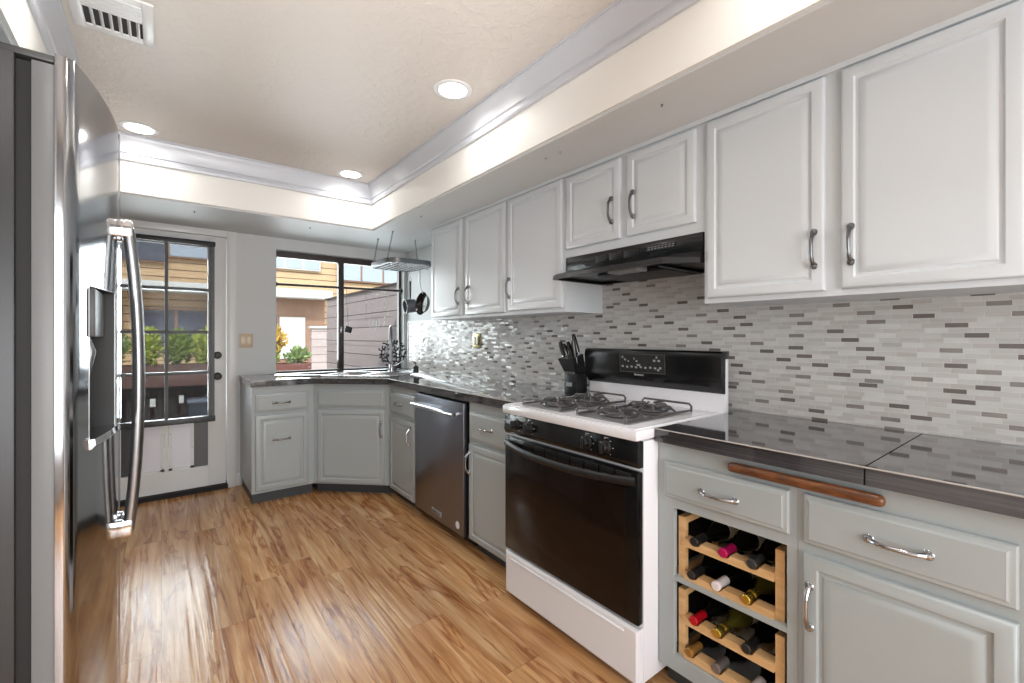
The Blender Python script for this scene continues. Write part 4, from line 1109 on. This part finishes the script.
def leaves(mb, c, rad, n, size, up=.5, seed=1):
    rnd = random.Random(seed)
    for _ in range(n):
        d_ = Vector((rnd.gauss(0, 1), rnd.gauss(0, 1), rnd.gauss(0, 1))).normalized()*(rnd.random()**.45)
        p_ = Vector(c)+Vector((d_.x*rad[0], d_.y*rad[1], d_.z*rad[2]))
        a = (d_+Vector((rnd.uniform(-.7, .7), rnd.uniform(-.7, .7), up+rnd.uniform(-.3, .5)))).normalized()
        b = a.orthogonal().normalized(); b.rotate(Matrix.Rotation(rnd.uniform(0, 6.28), 3, a)); s_ = size*rnd.uniform(.6, 1.3)
        nn = a.cross(b)
        mb.face([p_-a*s_*.5, p_+b*s_*.22+nn*s_*.05, p_+a*s_*.6, p_-b*s_*.22+nn*s_*.05])
def planter(name, label, x0, x1, y0, y1, z0, z1, m):
    o = thing(name, label, 'planter', ((x0+x1)/2, (y0+y1)/2, z0))
    mb = MB(); w_ = .03
    mb.box(x0, x1, y0, y0+w_, z0, z1).box(x0, x1, y1-w_, y1, z0, z1).box(x0, x0+w_, y0+w_, y1-w_, z0, z1).box(x1-w_, x1, y0+w_, y1-w_, z0, z1).box(x0+w_, x1-w_, y0+w_, y1-w_, z0, z0+.03)
    obj('box', mb, m, o); obj('soil', MB().box(x0+w_, x1-w_, y0+w_, y1-w_, z1-.06, z1-.03), m_soil, o); return o
planter('planter_box', 'long brown planter box on the railing seen through the glazed door', -1.6, .75, 6.3, 6.6, .68, .92, m_planter)
planter('planter_box', 'reddish brown planter box seen through the left pane of the sink window', .80, 1.56, 6.30, 6.62, .66, .89, m_planter_r)
# railing carrying the planters
rl = thing('railing', 'dark patio railing with close uprights below the planter boxes', 'railing', (.2, 6.45, -.06))
mb = MB(); mb.box(-2.0, 1.68, 6.42, 6.48, .615, .675).box(-2.0, 1.68, 6.43, 6.47, .02, .06); obj('rail', mb, m_iron_b, rl)
for k in range(30): obj('baluster', MB().box(-1.98+.12*k, -1.90+.12*k, 6.435, 6.465, .06, .615), m_iron_b, rl)
obj('post', MB().box(1.62, 1.68, 6.42, 6.48, -.06, .615), m_iron_b, rl)
obj('post', MB().box(-1.30, -1.22, 6.42, 6.48, -.06, .615), m_iron_b, rl)
back = obj('privacy_screen', MB().box(-2.0, 1.6, 6.70, 6.74, -.06, .62), m_planter); tag(back, 'dark brown board screen standing behind the patio railing', 'screen')
# hedge row and shrubs
hx = [(-1.36, 1.14, m_leaf, 'leafy green shrub at the far left end of the long brown planter'), (-1.05, 1.15, m_leaf_l, 'lime green shrub second from the left end of the long brown planter'),
      (-.74, 1.14, m_leaf, 'green shrub third from the left end of the long brown planter'), (-.43, 1.16, m_leaf_b, 'pale shrub fourth from the left end of the long brown planter'),
      (-.13, 1.16, m_leaf_l, 'lime green shrub seen just right of the refrigerator handle'), (.15, 1.14, m_leaf, 'green shrub behind the middle bar of the glazed door'), (.43, 1.14, m_leaf_l, 'yellow green shrub at the right of the glazed door view')]
for i, (x, z, m_, lb) in enumerate(hx):
    mb = MB(); leaves(mb, (x, 6.45, z-.03), (.150, .12, .22), 620, .070, seed=i+1)
    o = thing('shrub', lb, 'shrub', (x, 6.45, .89), 'shrubs in the long planter')
    obj('foliage', mb, m_, o)
    mb = MB()
    for k in range(4): mb.tube([(x, 6.45, .885), (x+(k-1.5)*.05, 6.45+(k % 2-.5)*.05, 1.05)], .006, 5)
    obj('stem', mb, m_soil, o)
o = thing('croton_plant', 'yellow leaved plant at the left edge of the sink window view', 'plant', (1.12, 6.45, .86))
mb = MB(); leaves(mb, (1.13, 6.45, 1.20), (.17, .12, .17), 180, .12, seed=21); obj('foliage', mb, m_leaf_y, o)
mb = MB(); leaves(mb, (1.08, 6.45, 1.00), (.15, .11, .12), 140, .09, seed=22); obj('lower_leaves', mb, m_leaf, o)
obj('stem', MB().tube([(1.12, 6.45, .86), (1.13, 6.45, 1.15)], .01, 6), m_soil, o)
o = thing('green_shrub', 'low bushy green plant in the reddish planter outside the sink window', 'plant', (1.42, 6.45, .86))
mb = MB(); leaves(mb, (1.43, 6.45, .99), (.17, .12, .11), 260, .075, seed=23); obj('foliage', mb, m_leaf_b, o)
obj('stem', MB().tube([(1.42, 6.45, .86), (1.43, 6.45, .95)], .01, 6), m_soil, o)
# storage box with pale lid
cl = thing('storage_box', 'blue grey plastic storage box on the patio behind the door glass', 'storage box', (.36, 6.2, -.06))
obj('tub', MB().box(.24, .50, 6.05, 6.35, -.06, .50, bev=.01), m_cooler, cl)
obj('lid', MB().box(.225, .515, 6.035, 6.365, .50, .535, bev=.008), m_extglass2, cl)
for i, (x, z, w_, h_, lb) in enumerate(((-.10, .50, .05, .09, 'white tag hanging on the railing at the left of the door glass'), (.02, .20, .04, .10, 'white tag low on the railing in the middle of the door glass'), (.16, .52, .045, .09, 'white tag on the railing beside the grey storage box'))):
    o = obj('garden_tag', MB().box(x, x+w_, 6.408, 6.414, z-h_/2, z+h_/2), m_tag); tag(o, lb, 'tag', 'white tags on the railing')
